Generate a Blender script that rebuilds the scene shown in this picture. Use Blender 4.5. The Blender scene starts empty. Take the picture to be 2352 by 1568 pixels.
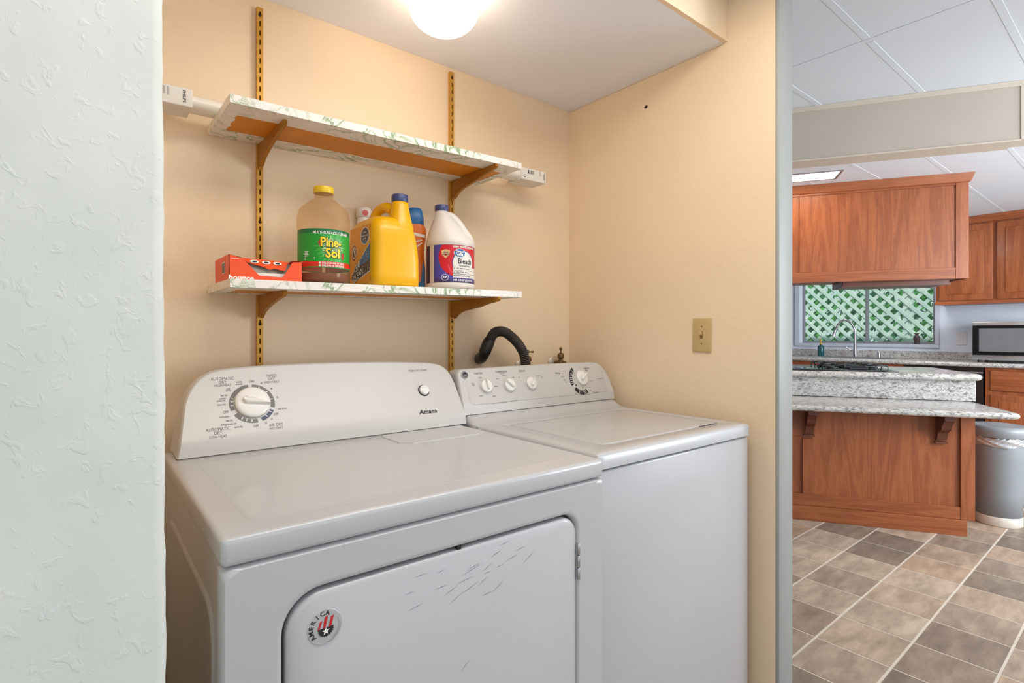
import bpy, bmesh, math, random
from math import sin, cos, pi, radians, sqrt, atan2, tan
from mathutils import Vector, Matrix, Euler
random.seed(7)
C = bpy.context.scene.collection
H = 1.2                                    # camera height

def L(r, g, b):                            # 0-255 display colour to linear
    return tuple((c/255/12.92 if c/255 <= .04045 else ((c/255+.055)/1.055)**2.4) for c in (r, g, b))

# ------------------------------------------------------------------ camera, world, lights
cd = bpy.data.cameras.new('camera'); cam = bpy.data.objects.new('camera', cd); C.objects.link(cam)
cam.location = (0, 0, H); cam.rotation_euler = (radians(90), 0, radians(-39.26))
cd.sensor_width = 36; cd.lens = 1237/2352*36; cd.shift_y = -18/2352; cd.clip_start = .02
bpy.context.scene.camera = cam
sc = bpy.context.scene
sc.view_settings.view_transform = 'Standard'; sc.view_settings.look = 'None'
sc.view_settings.gamma = 1; sc.view_settings.use_curve_mapping = False
sc.view_settings.exposure = 0.16
w = bpy.data.worlds.new('world'); sc.world = w; w.use_nodes = True
wn = w.node_tree.nodes['Background']
wn.inputs[0].default_value = (.86, .94, 1.0, 1); wn.inputs[1].default_value = .76

def light(name, kind, loc, power, col, size=(1, 1), target=None, spread=None):
    l = bpy.data.lights.new(name, kind); o = bpy.data.objects.new(name, l); C.objects.link(o)
    o.location = loc; l.energy = power; l.color = col
    if kind == 'AREA':
        l.shape = 'RECTANGLE'; l.size, l.size_y = size
        if spread: l.spread = radians(spread)
    if target is not None:
        o.rotation_euler = (Vector(target)-Vector(loc)).to_track_quat('-Z', 'Y').to_euler()
    return o
sun = light('sun', 'SUN', (4, -3, 9), 4.6, (1, .97, .9)); sun.data.angle = radians(1)
sun.rotation_euler = Vector((.5, .3, -.78)).to_track_quat('-Z', 'Y').to_euler()
light('room_fill', 'AREA', (.2, -2.6, 1.7), 8, (.84, .93, 1.0), (2.6, 1.6), (.9, 1.2, 1.1))  # added area light behind the camera, fills the room from the front
light('room_ceiling_lamp', 'AREA', (.8, .42, 2.31), 14, (1, .95, .88), (1.3, .5), (.8, .42, 0))
light('kitchen_fill', 'AREA', (4.3, -1.6, 1.5), 125, (.88, .94, 1.0), (2.4, 1.4), (5.0, 1.6, 1.2))  # added area light off to the side, brightens the kitchen and its ceiling
light('kitchen_top_fill', 'AREA', (5.6, 1.7, 2.29), 14, (1, .97, .92), (1.0, .4), (5.6, 1.7, 0))  # added fill under the kitchen ceiling, no fixture belongs to it

# ------------------------------------------------------------------ materials
def new(name, rough=.5, metal=0, spec=.5):
    m = bpy.data.materials.new(name); m.use_nodes = True
    b = m.node_tree.nodes['Principled BSDF']
    b.inputs['Roughness'].default_value = rough; b.inputs['Metallic'].default_value = metal
    b.inputs['Specular IOR Level'].default_value = spec
    return m, m.node_tree.nodes, m.node_tree.links, b
def node(n, t, **k):
    x = n.new(t)
    for a, v in k.items():
        if a in x.inputs: x.inputs[a].default_value = v
        else: setattr(x, a, v)
    return x
def coords(n, l, scale=(1, 1, 1), kind='Object'):
    tc = n.new('ShaderNodeTexCoord'); mp = n.new('ShaderNodeMapping')
    mp.inputs['Scale'].default_value = scale
    l.new(tc.outputs[kind], mp.inputs[0]); return mp.outputs[0]
def noise(n, l, vec, scale, detail=3, rough=.5, dist=0):
    x = n.new('ShaderNodeTexNoise'); x.inputs['Scale'].default_value = scale
    x.inputs['Detail'].default_value = detail; x.inputs['Roughness'].default_value = rough
    x.inputs['Distortion'].default_value = dist; l.new(vec, x.inputs['Vector']); return x.outputs[0]
def ramp(n, l, fac, stops):
    r = n.new('ShaderNodeValToRGB'); e = r.color_ramp.elements
    while len(e) < len(stops): e.new(.5)
    for i, (p, c) in enumerate(stops): e[i].position = p; e[i].color = (*c, 1)
    l.new(fac, r.inputs[0]); return r.outputs[0]
def bump(n, l, b, h, strength, dist=.01):
    x = n.new('ShaderNodeBump'); x.inputs['Strength'].default_value = strength
    x.inputs['Distance'].default_value = dist; l.new(h, x.inputs['Height']); l.new(x.outputs[0], b.inputs['Normal'])

def flat(name, col, rough=.5, metal=0, spec=.5, var=.04, scale=9, bmp=0, bscale=60, coat=0):
    m, n, l, b = new(name, rough, metal, spec)
    c = L(*col); v = coords(n, l)
    f = noise(n, l, v, scale)
    lo = tuple(x*(1-var) for x in c); hi = tuple(min(1, x*(1+var)) for x in c)
    l.new(ramp(n, l, f, [(.3, lo), (.7, hi)]), b.inputs['Base Color'])
    if bmp: bump(n, l, b, noise(n, l, v, bscale, 4), bmp, .004)
    if coat: b.inputs['Coat Weight'].default_value = coat*.5; b.inputs['Coat Roughness'].default_value = .08
    return m

M = {}
M['peach'] = flat('peach_paint', (238, 213, 181), .62, var=.03, scale=2.5, bmp=.25, bscale=45, spec=.35)
M['niche_ceiling'] = flat('niche_ceiling_paint', (236, 238, 248), .8, var=.02, scale=2)
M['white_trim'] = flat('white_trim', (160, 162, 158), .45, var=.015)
M['kitchen_wall'] = flat('kitchen_wall_paint', (212, 220, 232), .7, var=.015)
M['beam'] = flat('beam_paint', (202, 190, 178), .65, var=.035, scale=3, bmp=.2, bscale=30)
M['trim_and_lit'] = flat('trim_and_lit_tone', (222, 208, 192), .6, var=.02)  # paler tone for trim and for beam faces painted as brighter lit
M['ceiling'] = flat('ceiling_panel', (228, 236, 244), .7, var=.012, scale=2)
M['seam'] = flat('seam_shadow', (120, 120, 120), .9)
def knockdown():
    m, n, l, b = new('knockdown_texture', .6, 0, .4)
    v = coords(n, l, (1, 1, .8))
    f = noise(n, l, v, 10, 2); l.new(ramp(n, l, f, [(.3, L(211, 216, 210)), (.7, L(220, 224, 218))]), b.inputs['Base Color'])
    a = noise(n, l, v, 55, 3, .55, .8); r = ramp(n, l, a, [(.57, (0, 0, 0)), (.66, (1, 1, 1))])
    a2 = noise(n, l, v, 16, 4, .6, .3)
    mx = n.new('ShaderNodeMath'); mx.operation = 'MULTIPLY_ADD'; mx.inputs[1].default_value = .45
    l.new(r, mx.inputs[0]); l.new(a2, mx.inputs[2]); bump(n, l, b, mx.outputs[0], .28, .003); return m
M['knockdown'] = knockdown()
M['enamel'] = flat('white_enamel', (188, 188, 190), .30, var=.008, scale=3, spec=.5, coat=.5)
M['enamel_plastic'] = flat('white_console_plastic', (199, 196, 192), .35, var=.008, scale=4)
M['knob_white'] = flat('knob_plastic', (230, 227, 222), .28, var=.01)
M['gap'] = flat('dark_gap', (52, 54, 58), .8)
M['brass'] = flat('gold_lacquered_steel', (204, 152, 62), .42, .35, var=.05)
M['brass_bracket'] = flat('bronze_gold_bracket', (166, 110, 20), .45, .25, var=.06)
M['slot_dark'] = flat('slot_dark', (40, 26, 14), .9)
M['shelf_brown'] = flat('brown_shelf_board', (214, 134, 14), .5, var=.12, scale=6)
M['brassv'] = flat('aged_brass', (120, 92, 60), .45, .6, var=.2, scale=60, bmp=.4, bscale=150)
M['chrome'] = flat('chrome', (190, 190, 195), .18, 1, var=.02)
M['chalk'] = flat('white_escutcheon', (205, 190, 170), .4, .3, var=.1)
M['black_rubber'] = flat('black_corrugated_rubber', (62, 54, 50), .55, var=.15, scale=30)
M['black_plastic'] = flat('black_plastic', (36, 32, 30), .35, var=.1, scale=30)
M['almond'] = flat('almond_plastic', (196, 168, 116), .35, var=.02)
M['almond_dark'] = flat('almond_screw', (140, 112, 66), .4, .2)
M['hole'] = flat('hole_dark', (46, 22, 12), .9)
M['card'] = flat('white_carton', (228, 222, 214), .6, var=.02)
M['sleeve'] = flat('translucent_tube_sleeve', (236, 229, 216), .22, var=.02)
M['ink_grey'] = flat('grey_ink', (112, 108, 106), .5)
M['ink_dark'] = flat('dark_ink', (34, 34, 40), .5)
M['ink_white'] = flat('white_ink', (240, 238, 232), .5)
M['ink_navy'] = flat('navy_ink', (40, 42, 110), .5)
M['yellow_print'] = flat('yellow_print', (250, 214, 40), .45)
M['orange_box'] = flat('orange_red_card', (236, 78, 22), .45, var=.03)
M['grey_card'] = flat('grey_inner_card', (158, 152, 140), .7, var=.04)
M['yellow_cap'] = flat('yellow_cap', (228, 190, 30), .35)
M['yellow_jug'] = flat('yellow_jug_plastic', (238, 178, 8), .28, var=.03, scale=8)
M['blue_cap'] = flat('navy_cap', (62, 68, 116), .35)
M['blue_bright'] = flat('blue_cap', (32, 106, 168), .35)
M['orange_bottle'] = flat('orange_bottle', (232, 120, 30), .35)
M['white_hdpe'] = flat('white_bottle_plastic', (224, 216, 208), .38, var=.015)
M['pink'] = flat('pink_dot', (204, 98, 96), .5)
M['green_black_glass'] = flat('teal_soap_bottle', (30, 82, 86), .2)
M['grey_can'] = flat('grey_can_plastic', (134, 138, 142), .42, .1, var=.03)
M['liner'] = flat('clear_liner', (196, 198, 202), .2, .5, var=.1, scale=30)
M['can_base'] = flat('cream_base_ring', (214, 206, 194), .4)
M['blackglass'] = flat('black_glass', (14, 15, 17), .06)
M['iron'] = flat('dark_grate', (44, 46, 48), .4, .4)
M['steel'] = flat('stainless_steel', (188, 190, 192), .28, .8, var=.03)
M['dark_appliance'] = flat('dark_appliance', (38, 32, 32), .25)
M['mw_glass'] = flat('microwave_window', (118, 120, 122), .12, .2)
M['vinyl'] = flat('vinyl_window_frame', (196, 202, 214), .4, var=.02)
M['alu'] = flat('aluminium_sash', (150, 152, 158), .35, .4)
M['outlet_white'] = flat('outlet_plastic', (214, 214, 214), .4)
M['bronze_vase'] = flat('dark_vase', (72, 58, 56), .4)
M['foil'] = flat('silver_sticker', (196, 198, 200), .3, .3)
M['grey_scuff'] = flat('scuff_mark', (120, 122, 126), .6)
M['grout'] = flat('grout', (206, 194, 178), .8, var=.05, scale=20)
M['red'] = flat('red_print', (196, 34, 40), .45)
M['corbel'] = flat('dark_oak_corbel', (98, 52, 36), .35, var=.15, scale=20)

def printed(rough=.4):
    m, n, l, b = new('printed_surface', rough)
    a = n.new('ShaderNodeAttribute'); a.attribute_name = 'Col'
    v = coords(n, l); f = noise(n, l, v, 300, 2)
    mx = n.new('ShaderNodeMix'); mx.data_type = 'RGBA'; mx.blend_type = 'MULTIPLY'; mx.inputs[0].default_value = .12
    l.new(a.outputs['Color'], mx.inputs[6]); l.new(f, mx.inputs[7]); l.new(mx.outputs[2], b.inputs['Base Color'])
    return m
M['print'] = printed()

def wood(name, scale, cols=((118, 61, 36), (145, 81, 48), (165, 97, 59)), rough=.36):
    m, n, l, b = new(name, rough, 0, .4)
    oi = n.new('ShaderNodeObjectInfo'); tc = n.new('ShaderNodeTexCoord')
    ad = n.new('ShaderNodeVectorMath'); ad.operation = 'ADD'
    sc_ = n.new('ShaderNodeVectorMath'); sc_.operation = 'SCALE'; sc_.inputs[3].default_value = 7
    cb = n.new('ShaderNodeCombineXYZ')
    for i in range(3): l.new(oi.outputs['Random'], cb.inputs[i])
    l.new(cb.outputs[0], sc_.inputs[0]); l.new(tc.outputs['Object'], ad.inputs[0]); l.new(sc_.outputs[0], ad.inputs[1])
    mp = n.new('ShaderNodeMapping'); mp.inputs['Scale'].default_value = scale; l.new(ad.outputs[0], mp.inputs[0])
    big = noise(n, l, mp.outputs[0], 1.0, 4, .55, 1.1)
    wv = n.new('ShaderNodeMath'); wv.operation = 'MULTIPLY'; wv.inputs[1].default_value = 9
    l.new(big, wv.inputs[0]); fr = n.new('ShaderNodeMath'); fr.operation = 'PINGPONG'; fr.inputs[1].default_value = 1
    l.new(wv.outputs[0], fr.inputs[0])
    fine = noise(n, l, mp.outputs[0], 14, 3, .6)
    mx = n.new('ShaderNodeMath'); mx.operation = 'MULTIPLY_ADD'; mx.inputs[1].default_value = .45
    l.new(fr.outputs[0], mx.inputs[0]); m2 = n.new('ShaderNodeMath'); m2.operation = 'MULTIPLY'; m2.inputs[1].default_value = .7
    l.new(fine, m2.inputs[0]); l.new(m2.outputs[0], mx.inputs[2])
    l.new(ramp(n, l, mx.outputs[0], [(.05, L(*cols[0])), (.5, L(*cols[1])), (.95, L(*cols[2]))]), b.inputs['Base Color'])
    bump(n, l, b, fine, .15, .002); return m
M['oak_v'] = wood('oak_vertical_grain', (9, 9, .8))
M['oak_h'] = wood('oak_horizontal_grain', (.8, 9, 12))
M['oak_vy'] = M['oak_v']
M['oak_hy'] = wood('oak_horizontal_grain_side', (9, .8, 12))

def granite():
    m, n, l, b = new('grey_white_granite', .16)
    v = coords(n, l, (.75, 1, 1.6))
    a = noise(n, l, v, 42, 6, .65, 1.5)
    c = ramp(n, l, a, [(.30, L(78, 76, 78)), (.42, L(140, 137, 134)), (.52, L(190, 187, 182)), (.78, L(218, 214, 208))])
    l.new(c, b.inputs['Base Color']); return m
M['granite'] = granite()
def marble_paper():
    m, n, l, b = new('green_marble_contact_paper', .35)
    v = coords(n, l, (1, 1, 1)); a = noise(n, l, v, 7, 5, .55, 2.2)
    r = ramp(n, l, a, [(.45, L(236, 228, 220)), (.475, L(204, 212, 190)), (.49, L(118, 142, 96)), (.505, L(192, 202, 174)), (.54, L(236, 228, 220))])
    g = noise(n, l, v, 3, 2); gr = ramp(n, l, g, [(.38, (0, 0, 0)), (.50, (1, 1, 1))])
    mx = n.new('ShaderNodeMix'); mx.data_type = 'RGBA'; l.new(gr, mx.inputs[0])
    mx.inputs[6].default_value = (*L(238, 230, 222), 1); l.new(r, mx.inputs[7]); l.new(mx.outputs[2], b.inputs['Base Color']); return m
M['marble'] = marble_paper()
def tile_mat():
    m, n, l, b = new('slate_look_tile', .5, 0, .35)
    oi = n.new('ShaderNodeObjectInfo'); tc = n.new('ShaderNodeTexCoord')
    cb = n.new('ShaderNodeCombineXYZ'); mu = n.new('ShaderNodeMath'); mu.operation = 'MULTIPLY'; mu.inputs[1].default_value = 40
    gi = n.new('ShaderNodeNewGeometry'); sm_ = n.new('ShaderNodeMath'); sm_.operation = 'ADD'; fr_ = n.new('ShaderNodeMath'); fr_.operation = 'FRACT'
    l.new(oi.outputs['Random'], sm_.inputs[0]); l.new(gi.outputs['Random Per Island'], sm_.inputs[1]); l.new(sm_.outputs[0], fr_.inputs[0])
    l.new(fr_.outputs[0], mu.inputs[0]); l.new(mu.outputs[0], cb.inputs[2])
    ad = n.new('ShaderNodeVectorMath'); ad.operation = 'ADD'; l.new(tc.outputs['Object'], ad.inputs[0]); l.new(cb.outputs[0], ad.inputs[1])
    mp = n.new('ShaderNodeMapping'); mp.inputs['Scale'].default_value = (.9, 2.6, 1); mp.inputs['Rotation'].default_value = (0, 0, .12); l.new(ad.outputs[0], mp.inputs[0])
    a = noise(n, l, mp.outputs[0], 6.5, 7, .62, .25)
    c1 = ramp(n, l, a, [(.25, L(150, 138, 126)), (.5, L(182, 168, 154)), (.75, L(214, 200, 184))])
    c2 = ramp(n, l, fr_.outputs[0], [(0, L(176, 170, 164)), (.35, L(216, 206, 198)), (.6, L(245, 238, 230)), (.8, L(238, 220, 204)), (1, L(205, 200, 196))])
    mx = n.new('ShaderNodeMix'); mx.data_type = 'RGBA'; mx.blend_type = 'MULTIPLY'; mx.inputs[0].default_value = 1
    l.new(c1, mx.inputs[6]); l.new(c2, mx.inputs[7]); l.new(mx.outputs[2], b.inputs['Base Color'])
    bump(n, l, b, a, .2, .004); return m
M['tile'] = tile_mat()
def seethrough(name, tint, col, fac, rough=.15):
    m = bpy.data.materials.new(name); m.use_nodes = True; n = m.node_tree.nodes; l = m.node_tree.links
    b = n['Principled BSDF']; b.inputs['Base Color'].default_value = (*L(*col), 1); b.inputs['Roughness'].default_value = rough
    t = n.new('ShaderNodeBsdfTransparent'); t.inputs[0].default_value = (*L(*tint), 1)
    mx = n.new('ShaderNodeMixShader'); mx.inputs[0].default_value = fac
    l.new(t.outputs[0], mx.inputs[1]); l.new(b.outputs[0], mx.inputs[2]); l.new(mx.outputs[0], n['Material Output'].inputs[0]); return m
M['amber_plastic'] = seethrough('clear_tan_bottle', (247, 236, 218), (226, 204, 172), .10)
M['amber_liquid'] = seethrough('amber_liquid', (170, 96, 60), (150, 80, 46), .6)
M['glass'] = seethrough('window_glass', (238, 248, 246), (220, 240, 238), .04, .02)
def emit(name, col, s):
    m = bpy.data.materials.new(name); m.use_nodes = True; n = m.node_tree.nodes; l = m.node_tree.links
    e = n.new('ShaderNodeEmission'); e.inputs[0].default_value = (*col, 1); e.inputs[1].default_value = s
    l.new(e.outputs[0], n['Material Output'].inputs[0]); return m
M['globe'] = emit('lit_globe_glass', (1, .80, .57), 7.8)
M['panel_light'] = emit('lit_diffuser', (1, .84, .66), 15)
def translucent(name, col, col2, mixf, sc_):
    m = bpy.data.materials.new(name); m.use_nodes = True; n = m.node_tree.nodes; l = m.node_tree.links
    v = coords(n, l); r = ramp(n, l, noise(n, l, v, sc_, 2), [(.35, L(*col)), (.65, L(*col2))])
    d = n.new('ShaderNodeBsdfDiffuse'); t = n.new('ShaderNodeBsdfTranslucent'); mx = n.new('ShaderNodeMixShader'); mx.inputs[0].default_value = mixf
    l.new(r, d.inputs[0]); l.new(r, t.inputs[0]); l.new(d.outputs[0], mx.inputs[1]); l.new(t.outputs[0], mx.inputs[2]); l.new(mx.outputs[0], n['Material Output'].inputs[0]); return m
M['leaf'] = translucent('leaf', (62, 122, 98), (120, 188, 96), .5, 3)
M['lattice'] = translucent('pale_lattice_wood', (214, 226, 220), (232, 236, 230), .35, 4)

# ------------------------------------------------------------------ mesh helpers
class MB:
    def __init__(s): s.v = []; s.f = []
    def add(s, vs, fs):
        b = len(s.v); s.v += [tuple(v) for v in vs]; s.f += [tuple(b+i for i in f) for f in fs]; return s
    def box(s, x0, x1, y0, y1, z0, z1, bev=0, seg=2):
        if bev:
            bm = bmesh.new(); bmesh.ops.create_cube(bm, size=1)
            for v in bm.verts: v.co = ((x0+x1)/2+v.co.x*(x1-x0), (y0+y1)/2+v.co.y*(y1-y0), (z0+z1)/2+v.co.z*(z1-z0))
            bmesh.ops.bevel(bm, geom=bm.edges[:], offset=bev, segments=seg, profile=.5, affect='EDGES')
            bm.verts.ensure_lookup_table(); s.add([v.co[:] for v in bm.verts], [[v.index for v in f.verts] for f in bm.faces]); bm.free(); return s
        return s.add([(x0, y0, z0), (x1, y0, z0), (x1, y1, z0), (x0, y1, z0), (x0, y0, z1), (x1, y0, z1), (x1, y1, z1), (x0, y1, z1)],
                     [(0, 3, 2, 1), (4, 5, 6, 7), (0, 1, 5, 4), (1, 2, 6, 5), (2, 3, 7, 6), (3, 0, 4, 7)])
    def rings(s, rs, cap0=True, cap1=True, closed=True):
        n = len(rs[0]); b = len(s.v); m = n if closed else n-1
        for r in rs: s.v += [tuple(p) for p in r]
        for i in range(len(rs)-1):
            for j in range(m): s.f.append((b+i*n+j, b+i*n+(j+1) % n, b+(i+1)*n+(j+1) % n, b+(i+1)*n+j))
        if cap0: s.f.append(tuple(b+j for j in range(n))[::-1])
        if cap1: s.f.append(tuple(b+(len(rs)-1)*n+j for j in range(n)))
        return s
    def lathe(s, prof, n=32, c=(0, 0, 0), sx=1, sy=1):
        return s.rings([[(c[0]+r*sx*cos(2*pi*j/n), c[1]+r*sy*sin(2*pi*j/n), c[2]+z) for j in range(n)] for r, z in prof])
    def tube(s, path, r, n=12):
        P = [Vector(p) for p in path]; rs = []
        t0 = (P[1]-P[0]).normalized(); up = Vector((0, 0, 1)) if abs(t0.z) < .9 else Vector((0, 1, 0))
        nn = t0.cross(up).normalized()
        for i, p in enumerate(P):
            t = (P[min(i+1, len(P)-1)]-P[max(i-1, 0)]).normalized()
            nn = (nn-t*nn.dot(t)).normalized(); bb = t.cross(nn)
            rad = r(i/(len(P)-1)) if callable(r) else r
            rs.append([p+(nn*cos(2*pi*j/n)+bb*sin(2*pi*j/n))*rad for j in range(n)])
        return s.rings(rs)
    def prism(s, poly, f0, f1):             # poly of 2d points, f0/f1 map them to the two faces
        return s.rings([[f0(*p) for p in poly], [f1(*p) for p in poly]])
    def xf(s, mat):
        s.v = [tuple(mat @ Vector(v)) for v in s.v]; return s
    def build(s, name, m, parent=None, smooth=35):
        me = bpy.data.meshes.new(name); me.from_pydata(s.v, [], s.f)
        bm = bmesh.new(); bm.from_mesh(me); bmesh.ops.recalc_face_normals(bm, faces=bm.faces[:]); bm.to_mesh(me); bm.free()
        me.materials.append(M[m] if isinstance(m, str) else m)
        if smooth:
            me.shade_smooth(); me.set_sharp_from_angle(angle=radians(smooth))
        o = bpy.data.objects.new(name, me); C.objects.link(o)
        if parent: o.parent = parent
        return o
def spline(pts, n):
    P = [Vector(p) for p in pts]; P = [P[0]*2-P[1]]+P+[P[-1]*2-P[-2]]; out = []
    k = len(P)-3
    for i in range(n+1):
        t = i/n*k; a = min(int(t), k-1); u = t-a; p0, p1, p2, p3 = P[a:a+4]
        out.append(.5*((2*p1)+(p2-p0)*u+(2*p0-5*p1+4*p2-p3)*u*u+(3*p1-p0-3*p2+p3)*u**3))
    return out
def rrect(x0, x1, z0, z1, r, n=8):          # r = (bl, br, tr, tl)
    if not isinstance(r, (tuple, list)): r = (r,)*4
    out = []
    for (cx, cz, a, rr) in ((x0+r[0], z0+r[0], 180, r[0]), (x1-r[1], z0+r[1], 270, r[1]), (x1-r[2], z1-r[2], 0, r[2]), (x0+r[3], z1-r[3], 90, r[3])):
        for i in range(n+1): t = radians(a+90*i/n); out.append((cx+rr*cos(t), cz+rr*sin(t)))
    return out
def tag(o, label=None, cat=None, group=None, kind=None):
    if label: o['label'] = label
    if cat: o['category'] = cat
    if group: o['group'] = group
    if kind: o['kind'] = kind
    return o
def thing(name, label, cat, loc=(0, 0, 0), rot=(0, 0, 0), group=None):
    o = bpy.data.objects.new(name, None); C.objects.link(o); o.location = loc; o.rotation_euler = rot
    o.empty_display_size = .05
    return tag(o, label, cat, group)
def S(o): o['kind'] = 'structure'; return o

_tc = {}
def text2d(s, bold=0, spacing=1.0):
    k = (s, bold, spacing)
    if k not in _tc:
        cu = bpy.data.curves.new('t', 'FONT'); cu.body = s; cu.size = 1; cu.offset = bold; cu.resolution_u = 2; cu.space_character = spacing
        cu.align_x = 'CENTER'; cu.align_y = 'CENTER'
        o = bpy.data.objects.new('t', cu); C.objects.link(o)
        dg = bpy.context.evaluated_depsgraph_get(); me = o.evaluated_get(dg).to_mesh()
        vs = [(v.co.x, v.co.y) for v in me.vertices]; fs = [tuple(p.vertices) for p in me.polygons]
        o.evaluated_get(dg).to_mesh_clear(); bpy.data.objects.remove(o); bpy.data.curves.remove(cu)
        if vs:
            cx = (max(v[0] for v in vs)+min(v[0] for v in vs))/2; cy = .34
            cyy = 0
            vs = [(a-cx, b-cyy) for a, b in vs]
        _tc[k] = (vs, fs)
    return _tc[k]
def write(mb, f, s, x, y, size, rot=0, bold=0, shear=0, sx=1, spacing=1.0):
    vs, fs = text2d(s, bold, spacing); c, t = cos(rot), sin(rot); out = []
    for a, b in vs:
        a, b = (a*sx+b*shear)*size, b*size
        out.append(f(x+a*c-b*t, y+a*t+b*c))
    mb.add(out, fs); return mb
def poly2(mb, f, pts): mb.add([f(*p) for p in pts], [tuple(range(len(pts)))]); return mb
def arc2(mb, f, cx, cy, r0, r1, a0, a1, n=20, sx=1):   # angles clockwise from up, degrees
    vs = []; fs = []
    for i in range(n+1):
        a = radians(a0+(a1-a0)*i/n)
        vs += [f(cx+r0*sin(a)*sx, cy+r0*cos(a)), f(cx+r1*sin(a)*sx, cy+r1*cos(a))]
    for i in range(n): fs.append((2*i, 2*i+1, 2*i+3, 2*i+2))
    mb.add(vs, fs); return mb
def paint(name, nu, nv, u0, u1, v0, v1, f, col, parent, mat='print'):
    vs = [f(u0+(u1-u0)*i/nu, v0+(v1-v0)*j/nv) for j in range(nv+1) for i in range(nu+1)]
    fs = []; cs = []
    for j in range(nv):
        for i in range(nu):
            fs.append((j*(nu+1)+i, j*(nu+1)+i+1, (j+1)*(nu+1)+i+1, (j+1)*(nu+1)+i))
            c = col(u0+(u1-u0)*(i+.5)/nu, v0+(v1-v0)*(j+.5)/nv); cs += [(*L(*c), 1)]*4
    me = bpy.data.meshes.new(name); me.from_pydata(vs, [], fs); at = me.color_attributes.new('Col', 'FLOAT_COLOR', 'CORNER')
    flatc = [x for c in cs for x in c]; at.data.foreach_set('color', flatc)
    me.materials.append(M[mat]); me.shade_smooth(); o = bpy.data.objects.new(name, me); C.objects.link(o); o.parent = parent
    return o
#@@SETTING
# ------------------------------------------------------------------ the setting
CE = 2.325                                  # main ceiling
floor = S(MB().box(-2.6, 7.1, -3, 4.4, -.06, -.0009).build('floor', 'grout', smooth=0))
ty0, tx0, tp = .382, 2.787, .2535
tm = MB().box(-tp/2+.0032, tp/2-.0032, -tp/2+.0042, tp/2-.0042, -.002, .0, .0008, 1).build('tile', 'tile', floor)
first = True
for i in range(-4, 15):
    for j in range(-6, 9):
        cx, cy = tx0+(i+.5)*tp, ty0+(j+.5)*tp
        if cx < 1.80 and cy > .7: continue
        if first: o = tm; first = False
        else: o = tm.copy(); C.objects.link(o)
        o.location = (cx, cy, 0)
tf_ = MB()
for i in range(-22, 15):
    for j in range(-13, 15):
        cx, cy = tx0+(i+.5)*tp, ty0+(j+.5)*tp
        if (-4 <= i < 15 and -6 <= j < 9 and not (cx < 1.80 and cy > .7)) or cx-tp/2 < -2.6: continue
        tf_.box(cx-tp/2+.0032, cx+tp/2-.0032, cy-tp/2+.0042, cy+tp/2-.0042, -.002, -.0001)
tag(tf_.build('tile_field', 'tile', floor, 0), kind='stuff')
# wall on the left of the niche: rough knockdown face towards the camera
def left_wall():
    mb = MB(); n = 90; rs = []
    def prof(z, k):
        e = .0009*sin(z*23+1)+.0008*sin(z*61+k)+.0007*sin(z*137)
        xe = .0885+(1.2-z)*.0042+e*.6
        return [(-2.6, .78), (xe-.012, .780), (xe-.004, .7825), (xe, .789), (xe+.0005, .80), (xe, .87), (-2.6, .87)]
    for i in range(n+1):
        z = CE*i/n; rs.append([(x, y, z) for x, y in prof(z, 2)])
    return mb.rings(rs)
S(left_wall().build('wall_left', 'knockdown', smooth=50))
S(MB().box(-.2, -.10, .872, 1.68, 0, CE).build('wall_niche_left', 'peach', smooth=0))
S(MB().box(-.2, 1.70, 1.68, 1.78, 0, CE).build('wall_back', 'peach', smooth=0))
wr = S(MB().box(1.70, 1.790, .782, 4.3, 0, CE).build('wall_right', 'peach', smooth=0))
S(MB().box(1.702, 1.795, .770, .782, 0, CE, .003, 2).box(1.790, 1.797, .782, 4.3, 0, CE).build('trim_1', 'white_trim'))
# old screw hole with a filler dab in the right wall
hh = MB(); hh.lathe([(.0001, 0), (.0055, 0), (.0062, .0006), (.0001, .0007)], 10, sx=1, sy=1.25)
hh.xf(Matrix.Translation((1.6998, 1.270, 2.066)) @ Matrix.Rotation(radians(-90), 4, 'Y')).build('screw_hole', 'hole', wr)
hd = MB().lathe([(.006, 0), (.005, .0012), (.0001, .0016)], 10, sx=1.6, sy=.8)
hd.xf(Matrix.Translation((1.6998, 1.268, 2.048)) @ Matrix.Rotation(radians(-90), 4, 'Y')).build('filler_dab', 'peach', wr)
# dropped ceiling of the niche with its front face
so = S(MB().box(-.0995, 1.6995, .955, 1.6795, 2.182, 2.21).build('ceiling_niche', 'niche_ceiling', smooth=0))
S(MB().box(-.0995, 1.6995, .94, .9545, 2.178, CE-.001).build('trim_2', 'peach', smooth=0))
S(MB().box(-.0995, 1.697, .953, 1.6795, 2.1785, 2.1815).build('trim_3', 'niche_ceiling', smooth=0))
S(MB().box(1.6955, 1.6998, .955, 1.679, 2.1735, 2.1800).build('trim_4', 'trim_and_lit', smooth=0))
# main ceiling: two big panels with a seam, thin battens
ce = S(MB().box(-2.6, 7.1, -3, 4.4, CE+.012, CE+.08).build('ceiling', 'seam', smooth=0))
MB().box(-2.6, 2.3520, -3, 4.4, CE, CE+.012).build('ceiling_panel', 'ceiling', ce, 0)
MB().box(2.3565, 7.0, -3, 4.4, CE, CE+.012).build('ceiling_panel', 'ceiling', ce, 0)
for k in range(-6, 8):
    y = .372+k*.3625
    for (a, b) in (((1.80 if y > .78 else -2.5), 2.350), (2.385, 3.4), (3.5, 6.95)):
        yy = y+(.0 if a < 3 else -.115)
        o = MB().box(a, b, yy-.012, yy+.012, CE-.0012, CE+.001).build('batten', 'ceiling', ce, 0)
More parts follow.
